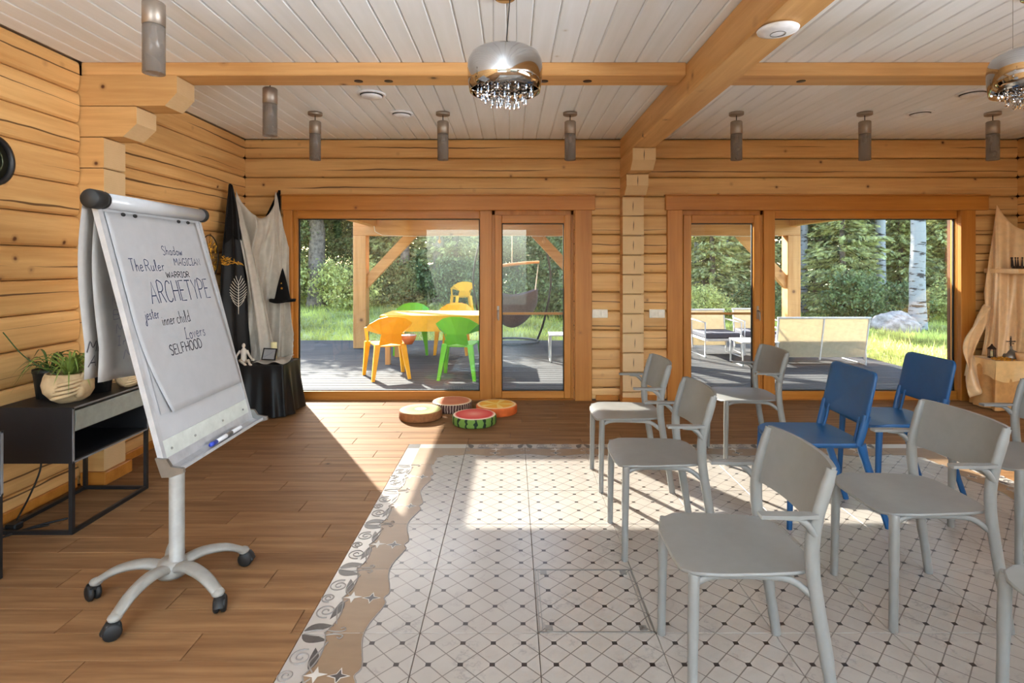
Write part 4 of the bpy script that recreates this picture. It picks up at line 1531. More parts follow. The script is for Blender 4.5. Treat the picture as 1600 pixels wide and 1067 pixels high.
for word, u0, u1, base, hgt, wd, mt in (('Shadow', .318, .462, .206, .040, .0034, 'ink'), ('The', .09, .165, .276, .050, .0036, 'ink'), ('Ruler', .182, .305, .276, .046, .0036, 'ink'), ('MAGICIAN', .385, .59, .253, .032, .0036, 'ink'),
                                        ('WARRIOR', .305, .475, .308, .025, .0042, 'ink_dark'), ('ARCHETYPE', .168, .606, .412, .090, .0052, 'ink'), ('jester', .10, .19, .473, .045, .0036, 'ink'),
                                        ('inner', .2, .285, .506, .046, .0036, 'ink_dark'), ('child', .3, .395, .508, .052, .0036, 'ink_dark'), ('Lovers', .33, .48, .582, .052, .0036, 'ink'), ('SELFHOOD', .2, .43, .632, .042, .0050, 'ink_dark')):
    w_ = word
    if word == 'SELFHOOD':
        FONT['L'], keep = FONT['l_'], FONT['L']
    m = strokes(w_, on_paper, u0, u1, base, hgt, wd)
    if word == 'SELFHOOD': FONT['L'] = keep
    m.build('lettering', MT[mt], pp)


# sheets turned over the back
def turned(s, w, dx=0.0):
    y = 2.085 + 0.66 * s
    z = 1.70 - w * 0.68
    x = -1.585 + dx - 0.025 * math.sin(PI * min(1, w * 1.2)) + 0.012 * math.sin(s * 9 + w * 3) * w + 0.02 * w * s + 0.008 * math.sin(s * 23) * w
    return Vector((x - FX, y - FY, z - 0.03 * s * w))


tp = MB().grid(turned, 26, 16).build('turned_sheet', MT['paper_back'], fc, thick=0.001)
MB().grid(lambda s, w: turned(s * 0.96 + 0.03, w * 1.02, 0.035 + .02 * math.sin(s * 6) * w), 26, 16).build('turned_sheet', MT['paper_back'], fc, thick=0.001)
fn2 = lambda y, z: turned(y / 0.66, (1.70 - z) / 0.68, 0.0) + Vector((0.003, 0, 0))
fn3 = lambda y, z: turned((y / 0.66) * 0.96 + 0.03, (1.70 - z) / 0.68 * 1.02, 0.035 + .02 * math.sin((y / .66) * 6) * (1.70 - z) / 0.68) + Vector((0.003, 0, 0))
for word, y0, y1, z in (('Ki', .10, .16, 1.30), ('Bri', .10, .2, 1.245), ('Ma', .11, .19, 1.19), ('Inna', .11, .24, 1.145), ('Ma', .14, .22, 1.09)):
    strokes(word, lambda u, t: fn3(u, 2.0 - t), y0, y1, 2.0 - z, .035, .003, slant=0.1).build('lettering', MT['ink_faint'], tp)
for word, y0, y1, z in (('Mi', .005, .07, 1.12), ('A', .012, .05, 1.065)):
    strokes(word, lambda u, t: fn2(u, 2.0 - t), y0, y1, 2.0 - z, .04, .004, slant=0.2).build('lettering', MT['ink_dark'], tp)

# column, base and castors
MB().lathe([(0.0, 0.10), (0.036, 0.10), (0.036, 0.15), (0.031, 0.155), (0.031, 1.30), (0.0, 1.30)], 20, (0.02, 0.0, 0)).build('column', MT['chart_column'], fc)
MB().box(-0.03, 0.02, -0.05, 0.05, 1.16, 1.30, 0.006).build('tilt_bracket', MT['steel'], fc)
MB().lathe([(0.0, 0.078), (0.055, 0.078), (0.068, 0.095), (0.064, 0.13), (0.048, 0.15), (0.0, 0.152)], 20).build('hub', MT['chart_base'], fc)
cast_me = None
base_ang = math.atan2(2.184 - FY, -1.544 - FX)
for k in range(5):
    a = base_ang + 2 * PI * k / 5
    d = Vector((math.cos(a), math.sin(a), 0))
    R_ = 0.315
    path = curve_pts([d * 0.03 + Vector((0, 0, 0.118)), d * 0.12 + Vector((0, 0, 0.136)), d * 0.22 + Vector((0, 0, 0.120)), d * 0.30 + Vector((0, 0, 0.078))], 5)
    SP_ = MB().tube(path, [0.036 - 0.012 * i / (len(path) - 1) for i in range(len(path))], 12, ell=(0.6, 1.05)).ellip(d * 0.302 + Vector((0, 0, 0.076)), (0.027, 0.027, 0.017), 12, 6)
    spoke = SP_.build('spoke', MT['chart_base'], fc)
    ca = MB()
    p = d * R_
    dirs = Vector((math.cos(a + 0.8), math.sin(a + 0.8), 0))
    for s in (-1, 1):
        m = MB().lathe([(0, -0.011), (0.026, -0.011), (0.033, -0.006), (0.033, 0.006), (0.026, 0.011), (0, 0.011)], 16, axis='x')
        M = Matrix.Translation(p + dirs * 0.014 * s + Vector((0, 0, 0.0332))) @ Matrix.Rotation(a + 0.8, 4, 'Z')
        m.xf(M)
        ca.add(m.v, m.f, True)
    ca.tube([p + Vector((0, 0, 0.04)), p + Vector((0, 0, 0.078))], 0.01, 8)
    ca.tube([p + dirs.cross(Vector((0, 0, 1))) * 0.034 + Vector((0, 0, 0.03)), p + dirs.cross(Vector((0, 0, 1))) * 0.016 + Vector((0, 0, 0.062)), p - dirs.cross(Vector((0, 0, 1))) * 0.024 + Vector((0, 0, 0.056))], 0.014, 8, ell=(.6, 1.5))
    ca.build('castor', MT['black_rubber'], spoke)
# markers lying in the tray
for u, mt, lab in ((0.30, 'marker_blue', 'blue capped marker lying in the flip chart tray'), (0.43, 'white_plastic', 'white marker lying in the flip chart tray')):
    c = bp(u, 1.036, 0.032) + Vector((FX, FY, 0))
    mk = empty('marker', c, 0, lab, 'marker')
    MB().lathe([(0, 0), (.008, 0), (.009, .004), (.009, .085), (.006, .09), (0, .09)], 10, axis='y').build('barrel', MT['white_plastic'], mk)
    MB().lathe([(0, -.045), (.008, -.045), (.0098, -.03), (.0098, 0.002), (0, 0.002)], 10, axis='y').build('cap', MT['marker_blue' if u < .4 else 'steel'], mk)

# ------------------------------------------------------------------ black cabinets on the left
def cabinet(y0, y1, lab):
    x0, x1 = -2.76, -2.35
    c = empty('cabinet', ((x0 + x1) / 2, (y0 + y1) / 2, 0), 0, lab, 'cabinet', 'black cabinets by the left wall')
    W, D = (x1 - x0) / 2, (y1 - y0) / 2
    b = MB()
    b.box(-W, W, -D, -D + .018, .381, .681)
    b.box(-W, W, D - .018, D, .381, .681)
    b.box(-W, W, -D + .018, D - .018, .665, .681)
    b.box(-W, W, -D + .018, D - .018, .381, .397)
    b.box(-W, -W + .012, -D + .018, D - .018, .397, .665)
    b.box(-W, W - .03, -D + .018, D - .018, .535, .545)
    b.build('body', MT['black_lacquer'], c)
    e = MB()
    e.box(W, W + .003, -D, -D + .012, .381, .681)
    e.box(W, W + .003, D - .012, D, .381, .681)
    e.box(W, W + .003, -D, D, .672, .681)
    e.box(W, W + .003, -D, D, .381, .39)
    e.build('edge_trim', MT['grey_edge'], c)
    MB().box(W - .02, W + .001, -D + .022, D - .022, .549, .658, .002).build('drawer', MT['sage'], c)
    for sx in (-1, 1):
        for sy in (-1, 1):
            MB().box(sx * (W - .01) - .01, sx * (W - .01) + .01, sy * (D - .01) - .01, sy * (D - .01) + .01, 0, .381).build('leg', MT['black_metal'], c)
    for sx in (-1, 1):
        MB().box(sx * (W - .01) - .01, sx * (W - .01) + .01, -D + .02, D - .02, 0, .02).build('floor_rail', MT['black_metal'], c)
    for sy in (-1, 1):
        MB().box(-W + .02, W - .02, sy * (D - .01) - .01, sy * (D - .01) + .01, 0, .02).build('floor_rail', MT['black_metal'], c)
    return c


cabinet(3.013, 3.645, 'black cabinet with a grey drawer and open wire base, holding the potted plants')
cabinet(1.97, 2.602, 'black cabinet at the very left edge, only its corner showing')


def leaf_strip(path, w):
    path = [Vector(p) for p in path]
    n = len(path)
    L, Rr, Cc = [], [], []
    for i, p in enumerate(path):
        t = path[min(i + 1, n - 1)] - path[max(i - 1, 0)]
        s = t.cross(Vector((0, 0, 1)))
        if s.length < 1e-5: s = Vector((1, 0, 0))
        s.normalize()
        k = w * (0.35 + 0.9 * math.sin(PI * min(1, (i + 0.6) / n)) ** 0.8) * (1 - (i / (n - 1)) ** 3)
        L.append(p + s * k + Vector((0, 0, k * .5)))
        Cc.append(p)
        Rr.append(p - s * k + Vector((0, 0, k * .5)))
    m = MB()
    m.add(L + Cc + Rr, [(i, i + 1, n + i + 1, n + i) for i in range(n - 1)] + [(n + i, n + i + 1, 2 * n + i + 1, 2 * n + i) for i in range(n - 1)], True)
    return m


def spider_leaves(par, z, n, lo, hi, w, mt, seed, lift=0.1):
    q_ = random.Random(seed)
    for k in range(n):
        a = q_.uniform(0, 2 * PI)
        L = q_.uniform(lo, hi)
        up = q_.uniform(0.4, 1.4) * lift
        drop = q_.uniform(0.15, 1.0) * L * 0.6
        d = Vector((math.cos(a), math.sin(a), 0))
        path = curve_pts([d * 0.012 + Vector((0, 0, z)), d * L * .25 + Vector((0, 0, z + up * .75)), d * L * .6 + Vector((0, 0, z + up)), d * L + Vector((0, 0, z + up - drop))], 4)
        leaf_strip(path, w * q_.uniform(.7, 1.2)).build('leaf', mt, par)


def hand_pot(name, loc, s, lab, rz=0):
    p = empty(name, loc, rz, lab, 'plant pot')

    def fn(u, v):
        th = u * 2 * PI
        prof_ = [(0.0, 0.0), (0.055, 0.0), (0.085, 0.02), (0.112, 0.06), (0.118, 0.1), (0.112, 0.14), (0.106, 0.158), (0.098, 0.16), (0.096, 0.13), (0.0, 0.125)]
        i = v * (len(prof_) - 1)
        a = int(min(i, len(prof_) - 2)); fr_ = i - a
        r = prof_[a][0] + (prof_[a + 1][0] - prof_[a][0]) * fr_
        z = prof_[a][1] + (prof_[a + 1][1] - prof_[a][1]) * fr_
        outer = 1 if v < 0.68 else 0
        bump_ = 0.006 * math.sin(th * 3 + z * 30) * outer
        r2 = r + bump_ * (r > 0.05)
        return (r2 * math.cos(th) * s, r2 * math.sin(th) * s, z * s)
    MB().grid(fn, 32, 27).build('pot', MT['beige_pot'], p)
    # a modelled hand clasping the pot
    h_ = MB()
    for k in range(4):
        z = 0.035 + 0.024 * k
        pts = []
        for i in range(8):
            th = -1.75 + 0.16 * i + 0.1 * k
            r = (0.108 + 0.012 * math.sin(i / 7 * PI) + 0.01 * (z - .03) * 10 * .4)
            pts.append((r * math.cos(th) * s, r * math.sin(th) * s, (z + 0.004 * i) * s))
        h_.tube(pts, [0.010 * s] * 6 + [0.009 * s, 0.006 * s], 8)
    h_.tube([(0.112 * math.cos(t_) * s, 0.112 * math.sin(t_) * s, z_ * s) for t_, z_ in ((-.75, .10), (-.6, .12), (-.5, .145), (-.42, .165))], [.013 * s, .012 * s, .011 * s, .007 * s], 8)
    h_.ellip((0.092 * math.cos(-.55) * s, 0.092 * math.sin(-.55) * s, 0.075 * s), (.032 * s, .032 * s, .05 * s), 12, 8)
    h_.build('hand_relief', MT['beige_pot'], p)
    MB().lathe([(0, .128 * s), (.097 * s, .128 * s), (.097 * s, .132 * s), (0, .136 * s)], 16).build('soil', MT['soil'], p)
    return p


p1 = hand_pot('potted_plant', (-2.48, 3.16, 0.681), 1.02, 'spider plant in a pale stone pot modelled with a clasping hand', rz=0.1)
p1['category'] = 'plant'
spider_leaves(p1, 0.13, 60, 0.16, 0.32, 0.0055, MT['spider'], 4, 0.10)
MB().tube(curve_pts([(-.02, -.02, .14), (-.10, -.03, .18), (-.2, -.06, .27), (-.27, -.10, .40)], 6), .003, 5).build('runner', MT['spider2'], p1)
p2 = empty('potted_plant', (-2.672, 3.26, 0.681), 0, 'dark-leaved plant in black pots behind the stone pot', 'plant')
MB().lathe([(0, 0), (.062, 0), (.078, .14), (.082, .145), (.082, .165), (.074, .165), (.07, .13), (0, .13)], 20).build('pot', MT['black_pot'], p2)
MB().lathe([(0, .13), (.07, .13), (.07, .134), (0, .138)], 16).build('soil', MT['soil'], p2)
spider_leaves(p2, 0.13, 18, 0.10, 0.2, 0.009, MT['spider2'], 9, 0.1)
p3 = empty('potted_plant', (-2.49, 3.40, 0.681), 0, 'trailing plant in a black pot beside the turned sheets', 'plant')
MB().lathe([(0, 0), (.06, 0), (.072, .13), (.076, .133), (.076, .15), (.068, .15), (.065, .12), (0, .12)], 20).build('pot', MT['black_pot'], p3)
MB().lathe([(0, .12), (.065, .12), (.065, .124), (0, .128)], 16).build('soil', MT['soil'], p3)
spider_leaves(p3, 0.12, 22, 0.09, 0.19, 0.007, MT['spider'], 12, 0.09)
hand_pot('stone_pot', (-2.41, 3.54, 0.681), 0.62, 'low empty stone pot on the cabinet behind the flip chart', rz=0.6)
# cable and adaptor on the floor under the cabinet
cb_ = empty('power_cable', (-2.72, 3.0, 0), 0, 'black power cable hanging behind the cabinet and lying on the floor', 'cable')
MB().tube(curve_pts([(-.06, .32, .381), (-.055, .32, .25), (-.05, .24, .12), (-.02, .12, .03), (.03, .05, .006), (.1, .08, .006), (.16, .12, .006)], 6), .005, 6).build('wire', MT['cable'], cb_)
MB().tube(curve_pts([(-.05, -.3, .006), (.02, -.05, .006), (.10, .10, .007), (.2, .2, .006)], 6), .006, 6).build('wire', MT['cable'], cb_)
MB().box(-.03, .03, .05, .11, 0, .035, .006).build('plug', MT['cable'], cb_)

# round black wall ornament at the left edge
ro = empty('wall_ornament', (XL + 0.03, 3.03, 2.01), 0, 'round black rimmed ornament on the left wall at the picture edge', 'wall decor')
MB().lathe([(.115, -.02), (.14, -.02), (.145, 0), (.14, .02), (.125, .024), (.115, .01)], 36, axis='x', close=True).build('rim', MT['black_metal'], ro)
MB().lathe([(0, -.02), (.118, -.02), (.118, 0), (0, .004)], 30, axis='x').build('dial', MT['clock_glass'], ro)
MB().lathe([(.07, .002), (.078, .002), (.078, .01), (.07, .01)], 30, axis='x', close=True).build('inner_ring', MT['pewter'], ro)

# ------------------------------------------------------------------ magician's corner
def drape(name, T, B, folds, amp, nrm, mat, nu, nv, par=None, phase=0, power=0.7, extra=None, thick=0.002):
    nrm = Vector(nrm).normalized()

    def fn(u, v):
        a, b = Vector(T(u)), Vector(B(u))
        p = a.lerp(b, v)
        k = math.sin(2 * PI * folds * u + phase + 1.5 * math.sin(v * 2.2 + u * 3)) + 0.4 * math.sin(2 * PI * folds * 2.3 * u + v * 4)
        p = p + nrm * (amp * (0.25 + v ** power) * k)
        if extra: p = p + Vector(extra(u, v))
        return p
    return MB().grid(fn, nu, nv).build(name, mat, par, thick=thick)


A_ = Vector((-2.775, 5.66, 2.185)); B_ = Vector((-2.485, 5.94, 2.222))


def sheer_top(u):
    if u < 0.66:
        s = u / 0.66
        p = A_.lerp(B_, s)
        p.z -= 0.29 * (4 * s * (1 - s)) ** 0.9 * (1 + 0.25 * (s - .5))
        p += Vector((.07, -.07, 0)) * math.sin(PI * s)
        return p
    s = (u - 0.66) / 0.34
    return B_.lerp(Vector((-2.345, 5.93, 1.62)), s ** 0.75)


def sheer_bot(u):
    return Vector((-2.70, 5.50, 0.475)).lerp(Vector((-2.28, 5.82, 0.475)), u)


def sheer_fn(u, v):
    a, b = sheer_top(u), sheer_bot(u)
    p = a.lerp(b, v)
    s = min(1, u / .66)
    n = Vector((0.7, -0.7, 0))
    pleat = 1 - 2 * abs(math.sin(PI * (3.1 * u + 0.3 * math.sin(2.5 * v + 4 * u)))) ** 0.7
    fine = math.sin(2 * PI * 9 * u + 3 * v)
    k = 0.075 * pleat * (0.3 + 0.8 * v ** .6) + 0.012 * fine * (0.3 + v)
    if u < .66:
        w = (1 - v) ** 1.2 * math.sin(PI * s) ** 1.5
        k += 0.075 * w * math.sin(2 * PI * (3.2 * v + 1.6 * (s - .5) ** 2))
        p.z -= 0.12 * math.sin(PI * s) ** 2 * math.sin(PI * v)
    return p + n * k


sd = MB().grid(sheer_fn, 110, 60).build('sheer_drape', MT['sheer'], None, thick=0.002)
tag(sd, 'grey-white sheer cloth pinned in two peaks across the corner', 'drape')
# second, crossing fold of the sheer cloth in front
fold = MB().grid(lambda u, v: Vector((-2.775, 5.64, 2.13)).lerp(Vector((-2.44, 5.62, 0.50)), v) + Vector(((u - .5) * (0.05 + 0.13 * v) + 0.05 * math.sin(v * PI), (u - .5) * 0.05 - 0.06 * math.sin(PI * v) + 0.022 * math.sin(u * 9 + v * 2), -0.02 * u)), 16, 40).build('front_fold', MT['sheer'], sd, thick=0.003)
# sheer cloth spread on the table top
MB().grid(lambda u, v: (-2.50 + 0.30 * u + 0.02 * math.sin(v * 5), 5.42 + 0.33 * v, 0.484 + 0.012 * math.sin(u * 11 + v * 4) + 0.02 * v * u + .01), 24, 14).build('spread_hem', MT['sheer'], sd, thick=0.002)

# black drape on the left wall
def blk_top(u):
    return Vector((-2.80, 5.50 + 0.06 * (u - .5), 2.225))


def blk_mid_w(v):
    return 0.02 + 0.16 * min(1, v * 2.6) ** 0.8 + 0.10 * max(0, v - .35)


def blk_fn(u, v):
    z = 2.225 - v * 1.78
    w = blk_mid_w(v)
    y = 5.52 - 0.10 * v + (u - .5) * 2 * w
    x = -2.79 + 0.02 + 0.035 * (0.4 + v) * (1 + math.sin(u * 15 + 2 * math.sin(v * 3))) * .8 + 0.10 * u * min(1, v * 2)
    return (x, y, z)


bd = MB().grid(blk_fn, 34, 44).build('black_drape', MT['black_satin'], None, thick=0.003)
tag(bd, 'black satin drape with white leaf embroidery hanging on the left wall', 'drape')
# pointed felt overlap at the peak
MB().grid(lambda u, v: (-2.765 + 0.05 * v + .02 * u, 5.51 + (u - .5) * 0.32 * v ** .9 - .02 * v, 2.232 - v * (0.52 + .14 * abs(u - .5))), 10, 16).build('peak_fold', MT['black_felt'], bd, thick=0.003)
# embroidered leaf
EC = Vector((-2.60, 5.36, 1.17))
eu = Vector((0.55, 0.83, 0)).normalized()
em = MB()
em.tube([EC + Vector((0, 0, -.20)), EC + Vector((0, 0, -.12)), EC + Vector((0, 0, .10))], [.002, .004, .003], 6)
for k in range(10):
    s = k / 9
    z0 = -0.13 + 0.23 * s
    L = 0.078 * math.sin(PI * (0.22 + 0.70 * s)) + 0.008
    for sg in (-1, 1):
        p0 = EC + Vector((0, 0, z0))
        p1_ = p0 + eu * sg * L * .55 + Vector((0, 0, .028))
        p2_ = p0 + eu * sg * L + Vector((0, 0, .065))
        em.tube(curve_pts([p0, p1_, p2_], 3), [.0015, .002, .002, .0025, .0028, .003, .003], 6)
em.build('leaf_embroidery', MT['silver_thread'], bd)
gl = MB()
GP = [Vector((-2.70, 5.22, 1.53)), Vector((-2.56, 5.43, 1.445)), Vector((-2.68, 5.22, 1.44))]
q = random.Random(3)
for k in range(46):
    a, b = sorted((q.random(), q.random()))
    p = GP[0] * a + GP[1] * (b - a) + GP[2] * (1 - b)
    d = Vector((q.uniform(-1, 1), q.uniform(-1, 1), q.uniform(-.7, .7))).normalized() * q.uniform(.012, .03)
    gl.tube([p - d, p, p + d], [.002, .006, .002], 5)
gl.build('gold_lace', MT['gold_lace'], bd)
bd2 = MB().grid(lambda u, v: (-2.47 - 0.22 * v * (1 - u) + 0.02 * u, 5.965 - .01 * math.sin(u * 6), 2.228 - v * (0.45 + .1 * u)), 10, 14).build('black_drape', MT['black_felt'], None, thick=0.003)
tag(bd2, 'black cloth corner showing behind the right peak of the sheer drape', 'drape')

# hoop with gold web
hp = empty('dream_catcher', (-2.79, 5.20, 1.51), 0, 'thin black hoop with gold leaf web on the left wall', 'wall decor')
ring = [(0.0, 0.155 * math.cos(2 * PI * k / 36), 0.205 * math.sin(2 * PI * k / 36)) for k in range(37)]
MB().tube(ring, .005, 6, cap=False).build('hoop', MT['black_metal'], hp)
gl = MB()
q = random.Random(8)
for k in range(60):
    a, r = q.uniform(0, 2 * PI), math.sqrt(q.random()) * 0.92
    p = Vector((q.uniform(-.004, .006), .15 * r * math.cos(a), .2 * r * math.sin(a)))
    d = Vector((0, q.uniform(-1, 1), q.uniform(-1, 1))).normalized() * q.uniform(.012, .035)
    gl.tube([p - d, p, p + d], [.001, .007, .001], 5)
gl.build('gold_web', MT['gold_lace'], hp)['kind'] = 'stuff'
w = MB()
for k in range(8):
    a = PI * k / 8
    w.tube([(0, .153 * math.cos(a), .203 * math.sin(a)), (0, -.153 * math.cos(a), -.203 * math.sin(a))], .0015, 4)
w.build('web_thread', MT['black_metal'], hp)


# black draped table in the corner
def table_drape(u, v, x0, x1, y0, y1, zt, flare, folds, seed, zb=0.012):
    # perimeter u in 0..1 counter clockwise starting front left ; v 0 top edge -> 1 floor
    per = [(x0, y0), (x1, y0), (x1, y1), (x0, y1)]
    L = [x1 - x0, y1 - y0, x1 - x0, y1 - y0]
    tot = sum(L)
    d = u * tot
    i = 0
    while d > L[i] and i < 3:
        d -= L[i]; i += 1
    a, b = Vector(per[i]), Vector(per[(i + 1) % 4])
    p = a.lerp(b, min(1, d / L[i]))
    c = Vector(((x0 + x1) / 2, (y0 + y1) / 2))
    out = (p - c).normalized()
    k = math.sin(u * 2 * PI * folds + seed) + 0.5 * math.sin(u * 2 * PI * folds * 1.9 + seed * 2)
    off = v * flare + 0.022 * v ** 0.8 * k
    return Vector((p.x + out.x * off, p.y + out.y * off, zt + (zb - zt) * v + (0.012 * (1 - v) if v < .05 else 0)))


TZ = 0.475
tb = empty('side_table', (-2.45, 5.55, 0), 0, 'low corner table hidden under a black satin cloth', 'table')
MB().box(-.27, .27, -.19, .19, .44, .46, .003).build('table_top', MT['black_lacquer'], tb)
for sx in (-.24, .24):
    for sy in (-.16, .16):
        MB().box(sx - .02, sx + .02, sy - .02, sy + .02, 0, .44).build('leg', MT['black_lacquer'], tb)
tc_ = MB().grid(lambda u, v: table_drape(u, v, -2.755, -2.165, 5.33, 5.76, TZ, 0.055, 9, 1.0), 160, 18)
tc_.grid(lambda u, v: (-2.755 + .59 * u, 5.33 + .43 * v, TZ + 0.006 + .003 * math.sin(u * 9 + v * 7)), 16, 12)
tco = tc_.build('tablecloth', MT['black_satin'])
tag(tco, 'black satin cloth covering the corner table down to the floor', 'tablecloth')
# box with grey hat with stars
ht_ = empty('wizard_hat', (-2.36, 5.80, 1.06), 0, 'black pointed hat with small gold stars beside the window jamb', 'hat')
MB().lathe([(.125, .0), (.128, .006), (.125, .012), (.085, .022), (.074, .04), (.055, .14), (.034, .23), (.014, .31), (.002, .345), (0, .345)], 24).build('cone', MT['black_felt'], ht_)
br = MB().lathe([(.07, .02), (.12, .005), (.13, .0), (.13, .01), (.12, .016), (.07, .03)], 24, close=True)
br.v = [(x, y, z + 0.03 * (x / .13) ** 2 - .01) for x, y, z in br.v]
br.build('brim', MT['black_felt'], ht_)
for (x, z, r) in ((.015, .14, .014), (.006, .19, .009)):
    MB().prism(star_poly(x, z, r, 1.57, 5, .45), -.062 + (z - .14) * .25, -.056 + (z - .14) * .25, 'y').build('star', MT['gold'], ht_)
# wooden lay figure sitting on the table
lf = empty('lay_figure', (-2.57, 5.40, TZ + .012), 0, 'whitewashed wooden lay figure sitting on the black table', 'figurine')
body = MB()
body.ellip((0, 0, .178), (.016, .018, .024), 12, 8).build('head', MT['figure'], lf)
MB().tube([(0, 0, .02), (0, 0, .05), (0, .002, .09), (0, .004, .125), (0, .004, .14), (0, .003, .158)], [.028, .026, .024, .034, .022, .009], 12, ell=(.8, 1.1), up=(0, 1, 0)).build('torso', MT['figure'], lf)
for s, pts in ((-1, [(-.033, 0, .13), (-.06, -.01, .085), (-.075, -.02, .03), (-.078, -.028, .006)]), (1, [(.033, 0, .13), (.062, -.02, .09), (.10, -.05, .06), (.12, -.055, .052)])):
    MB().tube(pts, [.012, .010, .009, .008], 8).ellip(pts[-1], (.01, .008, .012), 8, 6).build('arm', MT['figure'], lf)
for s in (-1, 1):
    pts = [(s * .016, 0, .022), (s * .04 + .03, -.05, .045), (s * .025 + .07, -.085, .02), (s * .025 + .085, -.095, .012)]
    MB().tube(pts, [.016, .014, .011, .009], 8).ellip(pts[-1], (.016, .01, .009), 8, 6).build('leg', MT['figure'], lf)
pfm = empty('picture_frame', (-2.365, 5.47, TZ + .04), -0.25, 'small black picture frame with a pale card on the black table', 'picture frame')
m = MB()
for a, b, c, d in ((-.075, -.065, 0, .115), (.065, .075, 0, .115), (-.075, .075, 0, .01), (-.075, .075, .105, .115)):
    m.prism([(a, c), (b, c), (b, d), (a, d)], -.006, .008, 'y')
m.build('frame', MT['black_lacquer'], pfm)
MB().box(-.066, .066, -.002, .004, .009, .106).build('card', MT['paper'], pfm)
MB().tube([(-.05, -.004, .03), (0, -.004, .055), (.04, -.004, .085)], .0015, 5).build('pen_line', MT['ink_faint'], pfm)
pfm.rotation_euler = (-0.3, 0, -0.25)
cd = MB().lathe([(0, 0), (.028, 0), (.028, .19), (.022, .192), (.004, .188), (.002, .198), (0, .2)], 16).build('candle', MT['candle'], None, (-2.36, 5.59, TZ + .006))
tag(cd, 'cream pillar candle behind the small picture frame', 'candle')

# ------------------------------------------------------------------ fruit cushions
KS = {
    'kiwi': ((-0.862, 5.31), radial('kiwi_top', [(0.0, lin(214, 214, 200)), (0.2, lin(200, 204, 176)), (0.3, lin(84, 104, 50)), (0.5, lin(112, 140, 62)), (0.8, lin(150, 158, 92)), (0.97, lin(186, 168, 110))], 18, lin(44, 46, 32), (0.24, 0.42)), pm('kiwi_skin', lin(150, 96, 54), .9, noise=.12, nscale=40), 'round cushion printed as a kiwi slice, leftmost of the four'),
    'log': ((-0.596, 5.63), radial('papaya_top', [(0.0, lin(214, 130, 94)), (0.5, lin(206, 118, 82)), (0.82, lin(212, 128, 90)), (0.9, lin(244, 222, 190)), (1.0, lin(240, 214, 180))]), striped('netted_rind', lin(84, 52, 44), lin(196, 170, 150), 46, .25), 'round cushion with a pink-orange top and streaked brown rind, by the window'),
    'melon': ((-0.342, 5.13), radial('watermelon_top', [(0.0, lin(236, 160, 140)), (0.4, lin(230, 104, 96)), (0.82, lin(222, 62, 60)), (0.9, lin(248, 214, 196)), (1.0, lin(244, 236, 214))]), striped('watermelon_rind', lin(112, 146, 62), lin(24, 44, 24), 15, .18), 'round cushion printed as a watermelon slice with striped green rind'),
    'orange': ((-0.15, 5.5), radial('orange_top', [(0.0, lin(248, 216, 120)), (0.2, lin(244, 186, 64)), (0.8, lin(240, 170, 50)), (0.88, lin(250, 224, 176)), (1.0, lin(240, 150, 60))], 5, lin(252, 226, 140), (0.1, 0.8)), pm('orange_skin', lin(222, 104, 40), .8, noise=.06), 'round cushion printed as an orange slice, rightmost of the four'),
}
for i, (nm, ((x, y), top, side, lab)) in enumerate(KS.items()):
    c = empty('fruit_cushion', (x, y, 0), 0.4 * i, lab, 'cushion', 'round fruit slice floor cushions')
    MB().lathe([(0, 0), (.186, 0), (.196, .006), (.2, .016), (.2, .068), (.197, .077), (.19, .082)], 48).build('side_band', side, c)
    MB().lathe([(.192, .081), (.186, .084), (.15, .0855), (.08, .086), (0.0001, .086)], 48).build('top_cover', top, c)

# ------------------------------------------------------------------ lamps and ceiling fittings
def pendant():
    p = empty('pendant_lamp', (0, 0, ZC))
    MB().lathe([(0, 0), (.062, 0), (.062, -.022), (.058, -.026), (0, -.026)], 28).build('ceiling_plate', MT['nickel'], p)
    MB().tube([(0, 0, -.026), (0, 0, -.09)], .004, 6).build('cord', MT['cable'], p)
    MB().lathe([(0, -.078), (.044, -.078), (.05, -.084), (.05, -.188), (.046, -.19), (0, -.19)], 28).build('cap', MT['nickel'], p)
    MB().lathe([(.047, -.19), (.049, -.2), (.049, -.418), (.045, -.418), (.045, -.2), (.045, -.19)], 28, close=True).build('glass_tube', MT['smoke_glass'], p)
    MB().lathe([(0, -.19), (.012, -.19), (.012, -.22), (.016, -.235), (.016, -.25), (.009, -.265), (0, -.27)], 14).build('bulb', MT['white_plastic'], p)
    return p


pd = pendant()
PL = (('nearest large smoked-glass pendant at the upper left', -1.715, 2.70), ('smoked-glass pendant just past the cross beam on the left', -1.725, 4.02),
      ('first pendant from the left in the row along the back wall', -1.73, 4.955), ('second pendant from the left in the row along the back wall', -0.607, 4.955),
      ('third pendant from the left, just left of the main beam', 0.511, 4.955), ('pendant just right of the main beam near the back wall', 1.972, 4.955),
      ('pendant above the wide garden window, second from the right', 3.10, 4.955), ('rightmost pendant of the row along the back wall', 4.225, 4.955))
for i, (lab, x, y) in enumerate(PL):
    o = pd if i == 0 else copy_tree(pd)
    o.location = (x, y, ZC)
    tag(o, lab, 'pendant lamp', 'smoked-glass cylinder pendants')


CHZ = 2.298
CTOP = (ZC - CHZ) / .9


